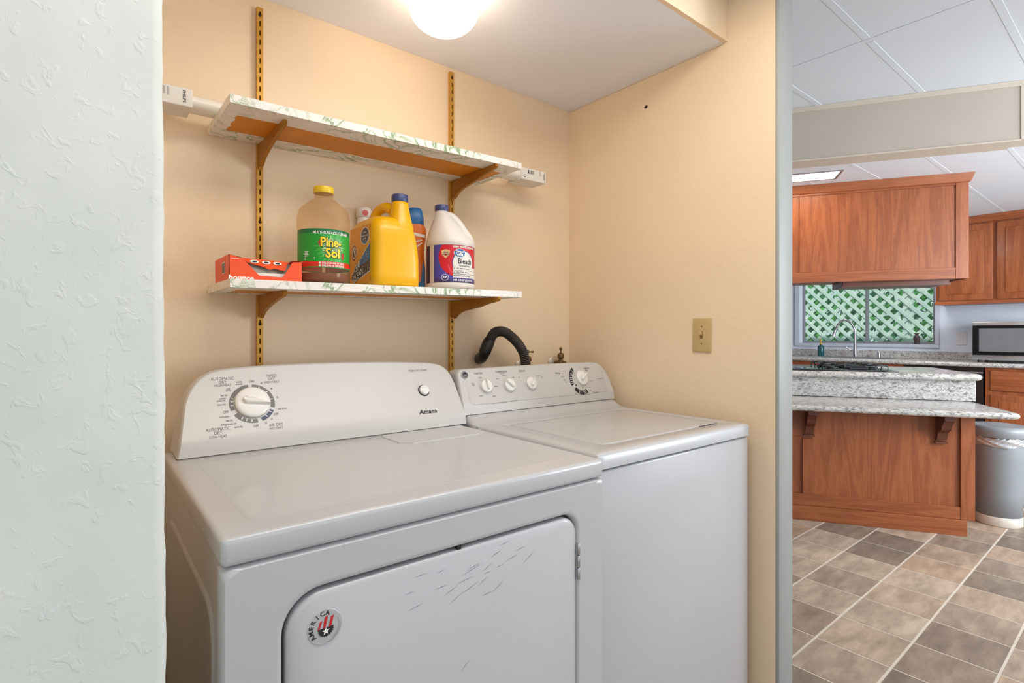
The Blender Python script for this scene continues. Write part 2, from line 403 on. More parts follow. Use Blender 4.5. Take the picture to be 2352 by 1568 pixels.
# angled frame: x runs along the island front (to the right), y away from the camera
AR = radians(-58.5)
def angled(name, label, cat, z=0): return thing(name, label, cat, (0, 0, z), (0, 0, AR))
bm_ = MB().box(-1.44, 1.345, 3.005, 3.12, 2.063, CE-.0005)
be = S(bm_.build('trim_5', 'beam', smooth=0)); be.rotation_euler = (0, 0, AR); tag(be)
b2 = MB().box(-1.44, 1.345, 2.999, 3.005, 2.300, CE-.001).box(-1.44, 1.345, 2.999, 3.126, 2.056, 2.0632)  # top strip is trim; bottom sheet paints bounce light on the underside
b2.build('beam_edge', 'trim_and_lit', be, 0)
b3 = S(MB().box(1.347, 2.3, 3.001, 3.12, 2.063, CE-.001).build('trim_6', 'trim_and_lit', smooth=0)); b3.rotation_euler = (0, 0, AR)  # pale colour stands for a face in brighter light past the beam end
# window wall
WX = 7.0; wy0, wy1, wz0, wz1 = 1.56, 2.91, 1.085, 1.98
mb = MB().box(WX, WX+.12, -3, wy0, 0, CE).box(WX, WX+.12, wy1, 4.4, 0, CE).box(WX, WX+.12, wy0, wy1, 0, wz0).box(WX, WX+.12, wy0, wy1, wz1, CE)
S(mb.build('wall_window', 'kitchen_wall', smooth=0))
S(MB().box(1.8, 7.0, 4.3, 4.4, 0, CE).build('wall_far', 'kitchen_wall', smooth=0))
win = thing('window_1', None, None, (WX, 0, 0)); S(win)
fr = MB()
for (a, b, c, d) in ((wy0-.035, wy1+.06, wz0-.035, wz0), (wy0-.035, wy1+.06, wz1, wz1+.035), (wy0-.035, wy0+.0, wz0, wz1), (wy1, wy1+.06, wz0, wz1)):
    fr.box(-.02, .0, a, b, c, d, .003, 1)
fr.build('window_casing', 'vinyl', win)
for nm, y0, y1, xo in (('window_sash', wy0+.002, 2.215, .035), ('window_sash', 2.19, wy1-.002, .058)):
    sash = MB()
    t = .026
    sash.box(xo, xo+.022, y0, y0+t, wz0+.002, wz1-.002).box(xo, xo+.022, y1-t, y1, wz0+.002, wz1-.002).box(xo, xo+.022, y0+t, y1-t, wz0+.002, wz0+t).box(xo, xo+.022, y0+t, y1-t, wz1-t, wz1-.002)
    so_ = sash.build(nm, 'alu', win, 0)
    MB().box(xo+.009, xo+.013, y0+t, y1-t, wz0+t, wz1-t).build('pane', 'glass', so_, 0)
#@@LAUNDRY
# ------------------------------------------------------------------ dryer
DX0, DX1, DY = .157, .920, .813
def rr_ring(x0, x1, z0, z1, r, off, y, n=8):
    if isinstance(r, tuple): r = tuple(max(.002, q-off) for q in r)
    else: r = max(.002, r-off)
    return [(px, y, pz) for px, pz in rrect(x0+off, x1-off, z0+off, z1-off, r, n)]
def console(mb, bx0, bx1, zb, top, yb, slope, yback, band=.03):
    """front skin from a bottom line to an arched outline, rolled over to the back"""
    nc = len(top); nr = 16
    def yf(z):
        t = z-zb
        return yb+(t*.12 if t < band else band*.12+(t-band)*slope)
    grid = []
    for j in range(nr+1):
        row = []
        for i, (xt, zt) in enumerate(top):
            s = i/(nc-1); v = j/nr
            xb = bx0+(bx1-bx0)*s
            # keep the side columns bowed, the rest straight
            z = zb+(zt-zb)*v
            vv = v
            row.append((xb+(xt-xb)*vv, yf(z), z))
        grid.append(row)
    b = len(mb.v)
    for r in grid: mb.v += r
    for j in range(nr):
        for i in range(nc-1): mb.f.append((b+j*nc+i, b+j*nc+i+1, b+(j+1)*nc+i+1, b+(j+1)*nc+i))
    # boundary: left column up, top row across, right column down
    bd = [grid[j][0] for j in range(nr+1)]+grid[nr][1:]+[grid[j][-1] for j in range(nr-1, -1, -1)]
    cx = (bx0+bx1)/2
    def ring(o, yfun):
        out = []
        n = len(bd)
        for k, p in enumerate(bd):
            q0 = bd[max(k-1, 0)]; q1 = bd[min(k+1, n-1)]
            tx, tz = q1[0]-q0[0], q1[2]-q0[2]; ln = sqrt(tx*tx+tz*tz) or 1
            nx, nz = -tz/ln, tx/ln
            out.append((p[0]+nx*o, yfun(p[1]), max(zb, p[2]+nz*o)))
        return out
    rs = [bd, ring(.0015, lambda y: y+.0015), ring(.0035, lambda y: y+.006), ring(.004, lambda y: y+.012), ring(.002, lambda y: min(y+.04, yback)), ring(0, lambda y: yback)]
    mb.rings(rs, False, False, False)
    # back
    last = rs[-1]; mb.f.append(tuple(len(mb.v)-len(last)+i for i in range(len(last))))
    return yf
dr = thing('dryer', 'white front-loading dryer with control console, left of the washing machine', 'dryer', (DX0, DY, 0), (0, 0, radians(-.7)))
DI = Matrix.Translation((-DX0, -DY, 0))     # dryer parts are laid out in room metres, then brought to its origin
cab = MB().box(DX0+.004, DX1-.004, DY+.028, 1.50, .03, .866).box(DX0+.0045, DX1-.0045, DY+.032, 1.50, .866, .8765)
cab.xf(DI).build('cabinet', 'enamel', dr, 0)
MB().box(DX0+.0115, DX1-.0115, DY+.012, 1.49, .8768, .8798).xf(DI).build('lid_gap', 'gap', dr, 0)
# embossed outline on the cabinet's left side
sp = MB(); sp.rings([[(x, y, z) for y, z in rrect(.885+o, 1.42-o, .12+o, .800-o, .06-o*.5, 6)] for x, o in ((DX0+.0045, 0), (DX0+.001, .006), (DX0+.001, .014), (DX0+.0035, .02))], False, True)
sp.xf(DI).build('side_embossing', 'enamel', dr)
# front panel with the door opening
fp = MB(); N = 12
outer = []
hole = rrect(.232, .842, .18, .822, (.05, .04, .042, .06), N)
x0, x1, z0, z1 = DX0, DX1, .03, .874
x0, x1, z0, z1 = DX0, DX1, .03, .8775
for px, pz in hole:                          # radial projection of the hole outline to the rectangle
    cx, cz = .537, .5; dx, dz = px-cx, pz-cz
    t = min((x1-cx)/dx if dx > 0 else (x0-cx)/dx if dx < 0 else 9, (z1-cz)/dz if dz > 0 else (z0-cz)/dz if dz < 0 else 9)
    outer.append((cx+dx*t, cz+dz*t))
def ring(pts, y): return [(a, y, b) for a, b in pts]
fp.rings([ring(outer, DY+.030), ring(outer, DY+.005),
          ring([(a+(.004 if a < .5 else -.004), b-(.004 if b > .5 else -.004)) for a, b in outer], DY+.0),
          ring([(a+(.010 if a < .5 else -.010), b-(.010 if b > .5 else -.010)) for a, b in outer], DY), ring(rrect(.226, .848, .174, .828, (.05, .04, .048, .066), N), DY), ring(hole, DY), ring(rrect(.234, .840, .182, .820, (.05, .04, .042, .06), N), DY+.002), ring(rrect(.2365, .8375, .1845, .8175, (.048, .038, .04, .058), N), DY+.008), ring(rrect(.2365, .8375, .1845, .8175, (.048, .038, .04, .058), N), DY+.022)], False, False)
fp.xf(DI).build('front_panel', 'enamel', dr, 50)
MB().box(.225, .85, DY+.020, DY+.026, .17, .83).xf(DI).build('door_recess', 'gap', dr, 0)
dd = MB(); dd.rings([ring(rrect(.2405, .8345, .1885, .8125, (.046, .036, .038, .056), N), DY+.019), ring(rrect(.2405, .8345, .1885, .8125, (.046, .036, .038, .056), N), DY+.006),
                     ring(rrect(.242, .833, .190, .811, (.045, .035, .037, .055), N), DY+.0015), ring(rrect(.247, .828, .195, .806, (.042, .032, .034, .052), N), DY-.001)])
door = dd.xf(DI).build('door', 'enamel', dr, 50)
F = lambda x, z: (x-DX0, -.0016, z)
# scuffs near the top of the door
sc_pts = [(.46, .789, .026, 2), (.50, .785, .02, 12), (.565, .77, .05, 18), (.62, .785, .03, 22), (.60, .765, .03, 30), (.55, .755, .04, 8), (.70, .757, .04, 38), (.68, .78, .03, 10), (.52, .745, .03, 25), (.56, .738, .045, 22), (.59, .742, .03, 35), (.50, .757, .03, 4), (.53, .728, .03, 35), (.60, .716, .03, 6), (.625, .722, .035, 42), (.45, .738, .03, 12), (.57, .775, .03, 15), (.60, .755, .02, 4), (.66, .768, .04, 14), (.63, .76, .02, 9), (.44, .765, .02, 4), (.55, .60, .028, 45), (.64, .80, .03, 10)]
sf = MB()
for (x, z, ln, a) in sc_pts:
    a = radians(a*.8); x -= .0; dx, dz = cos(a)*ln/2, sin(a)*ln/2; t = .00045
    poly2(sf, F, [(x-dx, z-dz), (x, z-t), (x+dx, z+dz), (x, z+t)])
sf.build('scuff_marks', 'grey_scuff', dr, 0)
# round sticker
st = MB(); cx, cz, R = .2965, .757, .0262
st.rings([[(cx+r*sin(a), DY-y, cz+r*cos(a)) for a in [2*pi*i/40 for i in range(40)]] for r, y in ((R, .001), (R, .0018), (R-.0004, .0021))])
stk = st.xf(DI).build('sticker', 'foil', dr); stk['label'] = 'round silver sticker with red stripes, gear and the word AMERICA'
Fs = lambda x, z: (x-DX0, -.0026, z)
sm = MB()
for i, ch in enumerate('AMERICA'):
    a = radians(-124+i*22.5); write(sm, Fs, ch, cx+.0208*sin(a), cz+.0205*cos(a), .0096, -a, .02)
arc2(sm, Fs, cx, cz-.001, .0208, .0211, 60, 150, 16); arc2(sm, Fs, cx, cz-.001, .0232, .0235, 90, 175, 16)
# gear half and star
gear = []
for i in range(13):
    for q in (0, .3, .5, .8):
        a = radians(78+(i+q)*15.5)
        if a > radians(282): break
        gear.append((cx+.001+(.0125 if q in (.3, .5) else .0108)*sin(a), cz-.003+(.0125 if q in (.3, .5) else .0108)*cos(a)))
poly2(sm, Fs, gear); sm.build('sticker_lettering', 'ink_dark', stk and dr, 0)
sr = MB()
for k, (xo, wd, h) in enumerate(((-.0115, .0035, .0105), (-.0035, .004, .0165), (.0055, .004, .0150))):
    poly2(sr, Fs, [(cx+xo, cz-.002), (cx+xo+wd, cz-.002+.0008), (cx+xo+wd+.004, cz+h), (cx+xo+.003, cz+h-.002)])
sr.build('sticker_stripes', 'red', dr, 0)
ss = MB(); poly2(ss, lambda x, z: (x-DX0, -.0030, z), [(cx+.001+(.0062 if i % 2 == 0 else .0026)*sin(i*pi/5), cz-.0065+(.0062 if i % 2 == 0 else .0026)*cos(i*pi/5)) for i in range(10)])
ss.build('sticker_star', 'ink_white', dr, 0)
ch = MB().lathe([(.0018, 0), (.0014, .0004), (.0001, .0005)], 9, sx=1.3); ch.xf(DI @ Matrix.Translation((.1672, .8158, .9140)) @ Matrix.Rotation(radians(50), 4, 'X')).build('chipped_spot', 'ink_dark', dr, 0)
# hinge
hg = MB()
for k in range(3): hg.lathe([(.003, 0), (.0036, .001), (.0036, .024), (.003, .025)], 12, (.8405, DY-.002, .674+k*.0265))
hg.xf(DI).build('hinge', 'steel', dr)
MB().box(.536, .544, DY+.002, DY+.012, .812, .8195).xf(DI).build('door_catch', 'black_plastic', dr, 0)
# top
tp_ = MB().box(DX0-.001, DX1+.001, DY-.001, 1.50, .880, .920, .0085, 4).xf(DI).build('top_lid', 'enamel', dr, 60)
pl = MB(); pl.rings([[(x, y, z) for x, y in rrect(.20+o, .865-o, .862+o, 1.335-o, .03, 6)] for z, o in ((.9196, 0), (.9207, .004), (.9207, .012), (.9203, .018))])
pl.xf(DI).build('top_embossing', 'enamel', dr, 60)
ls = MB(); q = [(.650, 1.372), (.640, 1.345), (.640, 1.250), (.668, 1.225), (.880, 1.225), (.905, 1.250), (.905, 1.372)]
ls.rings([[(x, y, .9202) for x, y in q], [(x+(.0015 if x < .78 else -.0015), y+(.0015 if y < 1.3 else -.0015), .9228) for x, y in q]])
ls.xf(DI).build('lint_screen_door', 'enamel', dr, 30)
# console
topd = [(p.x, p.y) for p in spline([(.1967, 1.0354, 0), (.2070, 1.0585, 0), (.2196, 1.0770, 0), (.2365, 1.0925, 0), (.2589, 1.1035, 0), (.2979, 1.1096, 0), (.3796, 1.1138, 0), (.4676, 1.1151, 0), (.5626, 1.1152, 0), (.6653, 1.1132, 0), (.7478, 1.1106, 0), (.8355, 1.1065, 0), (.8735, 1.1030, 0), (.8970, 1.0972, 0), (.9130, 1.0870, 0), (.9235, 1.0720, 0), (.9295, 1.0500, 0), (.9320, 1.0350, 0)], 68)]
mb = MB(); yfd = console(mb, .1755, .9375, .9215, topd, 1.389, .60, 1.535)
con = mb.xf(DI).build('console', 'enamel_plastic', dr, 50)
def onpanel(cx, yf, cz):
    sl_ = math.atan((yf(cz+.005)-yf(cz-.005))/.01)
    return Matrix.Translation((cx, yf(cz), cz)) @ Matrix.Rotation(radians(90)-sl_, 4, 'X')
Fd = lambda x, z: (x-DX0, yfd(z)-DY-.0006, z)
# glossy print field and dial scale
paint_mb = MB(); k = MB()
dcx, dcz = .3380, 1.0280
SQ = sqrt(1+.6**2)
Fr = lambda x, z: Fd(x, dcz+(z-dcz)/SQ)
Fr2 = lambda x, z: (x-DX0, yfd(dcz+(z-dcz)/SQ)-DY-.0010, dcz+(z-dcz)/SQ)
for a0, a1 in ((5, 108), (172, 238), (252, 355)): arc2(k, Fr, dcx, dcz, .0425, .052, a0, a1, 30)
k.build('dial_scale', 'ink_grey', dr, 0)
k = MB(); arc2(k, Fr, dcx, dcz, .0425, .052, 116, 160, 14); k.build('dial_scale', flat('slate_ink', (66, 74, 98), .5), dr, 0)
k = MB(); Fd2 = lambda x, z: (x-DX0, yfd(z)-DY-.0009, z)
for a in (25, 52, 80, 188, 203, 216, 268, 280, 290, 124, 142):
    arc2(k, Fr2, dcx, dcz, .0425, .0490, a-1.2, a+1.2, 2)
k.build('dial_tick_marks', 'ink_white', dr, 0)
k = MB()
for s_, x, z, cls in (('AUTOMATIC', .2781, 1.0891, 0), ('DRY', .2780, 1.0808, 0), ('HIGH HEAT', .2780, 1.0739, 1), ('TIMED', .3919, 1.0912, 0), ('DRY', .3913, 1.0833, 0), ('HIGH HEAT', .3906, 1.0756, 1),
                      ('wrinkle', .3140, 1.0800, 3), ('prevent', .3140, 1.0750, 3), ('OFF', .3431, 1.0795, 2), ('60', .3655, 1.0745, 3), ('40', .3870, 1.0600, 3), ('20', .3975, 1.0380, 3),
                      ('cool', .2880, 1.0655, 3), ('down', .2880, 1.0609, 3), ('less dry', .2780, 1.0508, 3), ('energy', .2740, 1.0438, 3), ('preferred', .2700, 1.0390, 3), ('more dry', .2700, 1.0302, 3),
                      ('OFF', .2770, 1.0126, 2), ('cool down', .2730, 1.0029, 3), ('less dry', .2830, .9940, 3), ('energy preferred', .2800, .9860, 3), ('more dry', .3007, .9780, 3), ('OFF', .3390, .9760, 2),
                      ('10', .3625, .9810, 3), ('20', .3765, .9890, 3), ('OFF', .3885, .9985, 2), ('cool down', .4050, 1.0107, 3), ('AUTOMATIC', .2569, .9769, 0), ('DRY', .2567, .9690, 0), ('LOW HEAT', .2558, .9612, 1),
                      ('AIR DRY', .3850, .9745, 0), ('NO HEAT', .3850, .9670, 1), ('PUSH TO START', .8166, 1.0866, 4)):
    sz, sx_, b = ((.0100, .88, 0), (.0080, .90, 0), (.0078, .90, .010), (.0066, .74, .010), (.0084, 1.05, 0))[cls]
    write(k, Fd, s_, x, z, sz, 0, b, 0, sx_)
k.build('panel_lettering', 'ink_grey', dr, 0)
k = MB(); write(k, Fd, 'Amana', .812, .9690, .0160, 0, .035, .25, 1.25, 1.08); k.add([Fd(.785, .9675), Fd(.806, .9675), Fd(.806, .9687), Fd(.785, .9687)], [(0, 1, 2, 3)])
k.build('name_lettering', 'ink_dark', dr, 0)
def knob(parent, cx, cz, yf, r, d, gang, off, mat='knob_white', ring=True):
    m4 = onpanel(cx, yf, cz)
    kb = MB().lathe([(r*.96, .0008), (r, .003), (r, d*.55), (r*.95, d*.8), (r*.82, d*.95), (.0001, d)], 40)
    o = kb.xf(off @ m4).build('knob', mat, parent, 50)
    g = MB(); a = gang
    pts = []
    for i in range(13):
        t = i/12; wd = r*.30*(1-.75*t)*(sqrt(max(0, 1-(1-min(1, t*6))**2)) if t < 1/6 else 1)
        pts.append((-r*.62+t*r*1.58, max(wd, .0006)))
    out = [(x, y_) for x, y_ in pts]+[(x, -y_) for x, y_ in pts[::-1]]
    R4 = Matrix.Rotation(a, 4, 'Z')
    g.rings([[(x, y_, d*.80) for x, y_ in out], [(x*.99, y_*.8, d*1.45) for x, y_ in out], [(x*.96, y_*.45, d*1.72) for x, y_ in out]])
    g.xf(off @ m4 @ R4).build('grip', mat, o, 60).parent = o
    return o
kn = knob(dr, dcx, dcz+.0008, yfd, .0405, .0125, radians(-14), DI)
for c in kn.children: c.matrix_parent_inverse = Matrix.Identity(4)
# start button in its dark ring
m4 = onpanel(.8165, yfd, 1.0278)
b_ = MB().lathe([(.0185, 0), (.0185, .0012), (.0001, .0014)], 36); b_.xf(DI @ m4).build('button_ring', 'ink_dark', dr)
b_ = MB().lathe([(.0150, .001), (.0155, .004), (.0150, .0075), (.0135, .009), (.0001, .0098)], 36); b_.xf(DI @ m4).build('start_button', 'knob_white', dr, 50)

# ------------------------------------------------------------------ washing machine
WX0, WX1, WY = .948, 1.652, .845
wm = thing('washing_machine', 'white top-loading washing machine with four white knobs, right of the dryer', 'washing machine', (WX0, WY, 0), (0, 0, radians(-.4)))
WI = Matrix.Translation((-WX0, -WY, 0))
MB().box(WX0+.002, WX1-.002, WY+.003, 1.50, .02, .876, .006, 3).xf(WI).build('cabinet', 'enamel', wm, 60)
MB().box(WX0+.012, WX1-.012, WY+.014, 1.49, .872, .884).xf(WI).build('lid_gap', 'gap', wm, 0)
# top deck: ring with the lid opening, then a cove rising to the console
lx0, lx1, ly0, ly1 = 1.035, 1.600, .905, 1.305
td = MB()
hole = rrect(lx0, lx1, ly0, ly1, .035, 8); outer = []
x0, x1, y0, y1 = WX0, WX1, WY, 1.33
for px, py in hole:
    cx, cy = (lx0+lx1)/2, (ly0+ly1)/2; dx, dy = px-cx, py-cy
    t = min((x1-cx)/dx if dx > 0 else (x0-cx)/dx if dx < 0 else 9, (y1-cy)/dy if dy > 0 else (y0-cy)/dy if dy < 0 else 9)
    outer.append((cx+dx*t, cy+dy*t))
def ins(pts, o): return [(min(max(a, x0+o), x1-o), max(b, y0+o)) for a, b in pts]
td.rings([[(a, b, .880) for a, b in outer], [(a, b, .907) for a, b in outer]]+[[(a, b, z) for a, b in ins(outer, o)] for o, z in ((.0025, .9135), (.0065, .917), (.012, .918))]
         + [[(a, b, .918) for a, b in hole], [(a, b, .9165) for a, b in rrect(lx0+.002, lx1-.002, ly0+.002, ly1-.002, .033, 8)], [(a, b, .905) for a, b in rrect(lx0+.003, lx1-.003, ly0+.003, ly1-.003, .032, 8)]], False, False)
td.xf(WI).build('top_deck', 'enamel', wm, 50)
cv = MB(); prof = [(1.3295, .880), (1.3295, .9179), (1.345, .9187), (1.358, .922), (1.369, .929), (1.379, .9375), (1.388, .9415), (1.50, .9415), (1.50, .880)]
cv.rings([[(x, y, z if z < .9 else .918+(z-.918)*k_) for y, z in prof] for x, k_ in ((WX0, .0), (WX0+.002, .5), (WX0+.008, .85), (WX0+.018, 1), (WX1-.018, 1), (WX1-.008, .85), (WX1-.002, .5), (WX1, .0))])
cv.xf(WI).build('rear_upstand', 'enamel', wm, 60)
ld = MB(); ld.rings([[(a, b, z) for a, b in rrect(lx0+o, lx1-o, ly0+o, ly1-o, .03, 8)] for o, z in ((.0065, .903), (.0065, .915), (.0085, .918), (.02, .9175), (.06, .9160), (.10, .9150))])
lid = ld.xf(WI).build('lid', 'enamel', wm, 60)
MB().box(1.475, 1.565, .9055, .913, .9135, .9188, .002, 2).xf(WI).build('lid_finger_slot', 'gap', wm)
tw = [(p.x, p.y) for p in spline([(.9515, 1.060, 0), (.9545, 1.071, 0), (.961, 1.078, 0), (.972, 1.0805, 0), (1.03, 1.0815, 0), (1.15, 1.083, 0), (1.3, 1.0845, 0), (1.45, 1.0845, 0), (1.55, 1.0835, 0), (1.594, 1.0825, 0), (1.615, 1.078, 0), (1.632, 1.066, 0), (1.643, 1.050, 0), (1.650, 1.03, 0), (1.655, 1.01, 0)], 56)]
mb = MB(); yfw = console(mb, .947, 1.662, .9435, tw, 1.400, .40, 1.50)
mb.xf(WI).build('console', 'enamel_plastic', wm, 50)
Fw = lambda x, z: (x-WX0, yfw(z)-WY-.0006, z)
fld = MB(); fld.rings([[(x, yfw(z)-e, z) for x, z in rrect(.972+o, 1.628-o, .972+o, 1.0755-o, (.02, .02, .03, .006), 8)] for o, e in ((0, 0), (.002, .0012))], False, True)
fld.xf(WI).build('control_panel', 'enamel_plastic', wm, 30)
Fw = lambda x, z: (x-WX0, yfw(z)-WY-.0021, z)
for (kx, kz, kr, ga) in ((1.0480, 1.0275, .0225, 98), (1.1450, 1.0250, .0225, 140), (1.2420, 1.0255, .0225, 52), (1.4980, 1.0310, .0290, 35)):
    bz = MB().lathe([(kr*1.22, .0016), (kr*1.15, .0030), (kr*1.02, .0032)], 36)
    bz.xf(WI @ onpanel(kx, yfw, kz)).build('knob_bezel', 'enamel_plastic', wm, 50)
    o = knob(wm, kx, kz, lambda z: yfw(z)-.002, kr, .011, radians(ga), WI)
k = MB(); wcx, wcz = 1.4880, 1.0245
for a0, a1 in ((150, 232), (250, 332)): arc2(k, Fw, wcx, wcz, .0385, .0535, a0, a1, 24)
poly2(k, Fw, [(1.4560, 1.0030), (1.4660, 1.0060), (1.4600, 1.0120)])
k.build('cycle_scale', 'ink_dark', wm, 0)
k = MB(); Fw2 = lambda x, z: (x-WX0, yfw(z)-WY-.0026, z)
for a in (163, 170, 177, 197, 205, 258, 266, 276, 284, 295, 303, 318): arc2(k, Fw2, wcx, wcz, .0400, .0520, a-.9, a+.9, 2)
k.build('cycle_tick_marks', 'ink_white', wm, 0)
k = MB()
for s_, x, z, sz in (('Load Size', 1.0300, 1.0705, .0098), ('Temperature', 1.1240, 1.0715, .0098), ('Options', 1.2170, 1.0705, .0098), ('Whites', 1.3830, 1.0550, .0092), ('Permanent', 1.5430, 1.0665, .0078), ('Press', 1.5390, 1.0590, .0078), ('Colors', 1.5530, .9745, .0105),
                     ('Small', 1.0330, 1.0560, .0062), ('Extra', 1.0000, 1.0390, .0052), ('Large', 1.0000, 1.0345, .0052), ('Medium', 1.0900, 1.0250, .0052), ('Large', 1.0210, 1.0000, .0062), ('Super', 1.0730, .9950, .0062), ('wash / rinse', 1.127, 1.0650, .0045),
                     ('Hot', 1.1030, 1.0490, .0055), ('Warm', 1.1320, 1.0570, .0055), ('Cold', 1.1690, 1.0500, .0055), ('On', 1.1970, 1.0480, .0055), ('Extra Rinse', 1.2850, 1.0495, .0052), ('Off', 1.3010, 1.0430, .0052),
                     ('Heavy', 1.4160, 1.0610, .005), ('Normal', 1.4020, 1.0400, .005), ('Light', 1.4090, 1.0290, .005), ('Soak', 1.4130, 1.0220, .005), ('Rinse', 1.5500, 1.0190, .005), ('Delicate', 1.5150, .9690, .0055), ('Light', 1.5280, .9840, .005), ('Normal', 1.4470, .9760, .005),
                     ('Extra Large Capacity', 1.6020, 1.0240, .0042), ('HEAVY DUTY', 1.1500, .9735, .0058), ('Commercial Quality Wash System', 1.0880, .9725, .0048)):
    write(k, Fw, s_, x, z, sz, 0, .006, 0, .92)
k.build('panel_lettering', 'ink_grey', wm, 0)
m4 = onpanel(.9755, yfw, 1.0665)
MB().lathe([(.0125, .001), (.0125, .003), (.0115, .0038), (.0001, .0038)], 28).xf(WI @ m4).build('round_badge', 'steel', wm)
MB().lathe([(.0105, .0036), (.0105, .0042), (.0001, .0042)], 28).xf(WI @ m4).build('badge_face', 'dark_appliance', wm)
k = MB(); Fb = lambda x, y: (WI @ m4) @ Vector((x, y, .0046))
write(k, Fb, 'GE', 0, -.003, .0095, 0, .01, .25); arc2(k, Fb, 0, 0, .0088, .0094, 0, 360, 24); k.build('badge_lettering', 'foil', wm, 0)
#@@SHELVES
# ------------------------------------------------------------------ shelf standards, brackets, shelves
def standard(x, z0, z1, label):
    t = thing('shelf_standard', label, 'shelf rail', (x, 1.6795, z0), group='slotted shelf standards')
    mb = MB(); h = z1-z0; w2 = .0085; d = .0125
    mb.box(-w2, -w2+.0014, -d, 0, 0, h).box(w2-.0014, w2, -d, 0, 0, h)
    mb.box(-w2+.0014, -.0017, -d, -d+.0014, 0, h).box(.0017, w2-.0014, -d, -d+.0014, 0, h)
    z = h-.012; prev = h
    while z-.0155 > 0:
        mb.box(-.0017, .0017, -d, -d+.0014, z, prev); prev = z-.0155; z = prev-.0115
    mb.box(-.0017, .0017, -d, -d+.0014, 0, prev)
    mb.build('channel', 'brass', t, 0)
    MB().box(-.0060, .0060, -d+.0030, -d+.0040, .001, h-.001).build('slot_shade', 'slot_dark', t, 0)  # dark sheet put in for the shade inside the slots
    for zz in (h-.022, h-.62, h-.915):
        if zz < .02: continue
        s_ = MB().lathe([(.0045, 0), (.0045, .0008), (.002, .0022), (.0001, .0022)], 12)
        s_.xf(Matrix.Translation((0, -d, zz)) @ Matrix.Rotation(radians(90), 4, 'X')).build('screw', 'slot_dark', t)
standard(.4215, .93, 2.143, 'left slotted gold shelf rail screwed to the wall above the dryer')
standard(1.0790, .93, 2.159, 'right slotted gold shelf rail, the one behind the bleach bottle')
def bracket(x, zt, h, label, ytip=1.43):
    t = thing('shelf_bracket', label, 'bracket', (x, 1.666, zt), group='gold shelf brackets')
    pts = [(0, 0), (ytip-1.666, 0), (ytip-1.668, -.008), (ytip-1.660, -.014)]
    a = spline([(ytip-1.660, -.014, 0), (ytip-1.60, -.022, 0), (ytip-1.55, -.031, 0), (-.075, -.041, 0), (-.04, -.052, 0), (-.018, -.066, 0), (-.008, -h+.010, 0), (-.004, -h, 0)], 24)
    pts += [(p.x, p.y) for p in a[1:]]+[(0, -h)]
    MB().prism(pts, lambda y, z: (-.0048, y, z), lambda y, z: (.0048, y, z)).build('arm', 'brass_bracket', t, 30)
    MB().box(-.0015, .0015, .0001, .0050, -h+.012, -h+.026).box(-.0015, .0015, .0001, .0050, -.03, -.016).build('hook', 'brass_bracket', t, 0)
TU, TL = math.atan(.0178), math.atan(.0155)
zu = lambda x: 1.7445+(x-.288)*.0178         # underside of the upper shelf
zl = lambda x: 1.3095+(x-.288)*.0155
bracket(.4215, zu(.4215)-.0012, .072, 'left gold bracket under the upper shelf')
bracket(1.079, zu(1.079)-.0012, .072, 'right gold bracket under the upper shelf, above the bleach bottle', 1.40)
bracket(.4215, zl(.4215)-.0012, .062, 'left gold bracket under the lower shelf')
bracket(1.079, zl(1.079)-.0012, .062, 'right gold bracket under the lower shelf', 1.385)
def shelf(z, tilt, label, x1):
    t = thing('wall_shelf', label, 'shelf', (.288, 1.40, z), (0, -tilt, 0), 'marble-papered wall shelves')
    Lx = x1; D = .266; T = .0205
    MB().box(.001, Lx-.001, .001, D-.001, .0008, T-.0008).build('board', 'shelf_brown', t, 0)
    p = MB().box(0, Lx, 0, D, T-.0008, T).box(0, Lx, 0, .0012, .0, T-.0008).box(0, Lx, D-.0012, D, 0, T-.0008).box(0, .0012, .0012, D-.0012, 0, T-.0008).box(Lx-.0012, Lx, .0012, D-.0012, 0, T-.0008)
    # folded border underneath with a slightly ragged inner edge
    def strip(n, f):
        vs = []; fs = []
        for i in range(n+1):
            a, b = f(i/n); vs += [(*a, -.0006), (*b, -.0006), (*a, .0008), (*b, .0008)]
        for i in range(n):
            k_ = 4*i; fs += [(k_, k_+1, k_+5, k_+4), (k_+1, k_+3, k_+7, k_+5)]
        p.add(vs, fs)
    rg = lambda t_: .0025*sin(t_*17)+.0015*sin(t_*43)
    strip(40, lambda t_: ((Lx*t_, 0), (Lx*t_, .0735+rg(t_*2)*.5))); strip(40, lambda t_: ((Lx*t_, D), (Lx*t_, D-.0635+rg(t_+1)*.5)))
    m0, m1 = .0745, D-.0645
    strip(12, lambda t_: ((0, m0+(m1-m0)*t_), (.032+rg(t_+2), m0+(m1-m0)*t_))); strip(12, lambda t_: ((Lx, m0+(m1-m0)*t_), (Lx-.030+rg(t_+4)*.5, m0+(m1-m0)*t_)))
    p.build('contact_paper', 'marble', t, 0)
shelf(zu(.288), TU, 'upper wall shelf in green-veined marble paper, brown underside showing', .898)
shelf(zl(.288), TL, 'lower wall shelf in green-veined marble paper carrying the cleaning bottles', .900)
su = lambda x: zu(x)+.0205/cos(TU)
sl = lambda x: zl(x)+.0205/cos(TL)+.0003
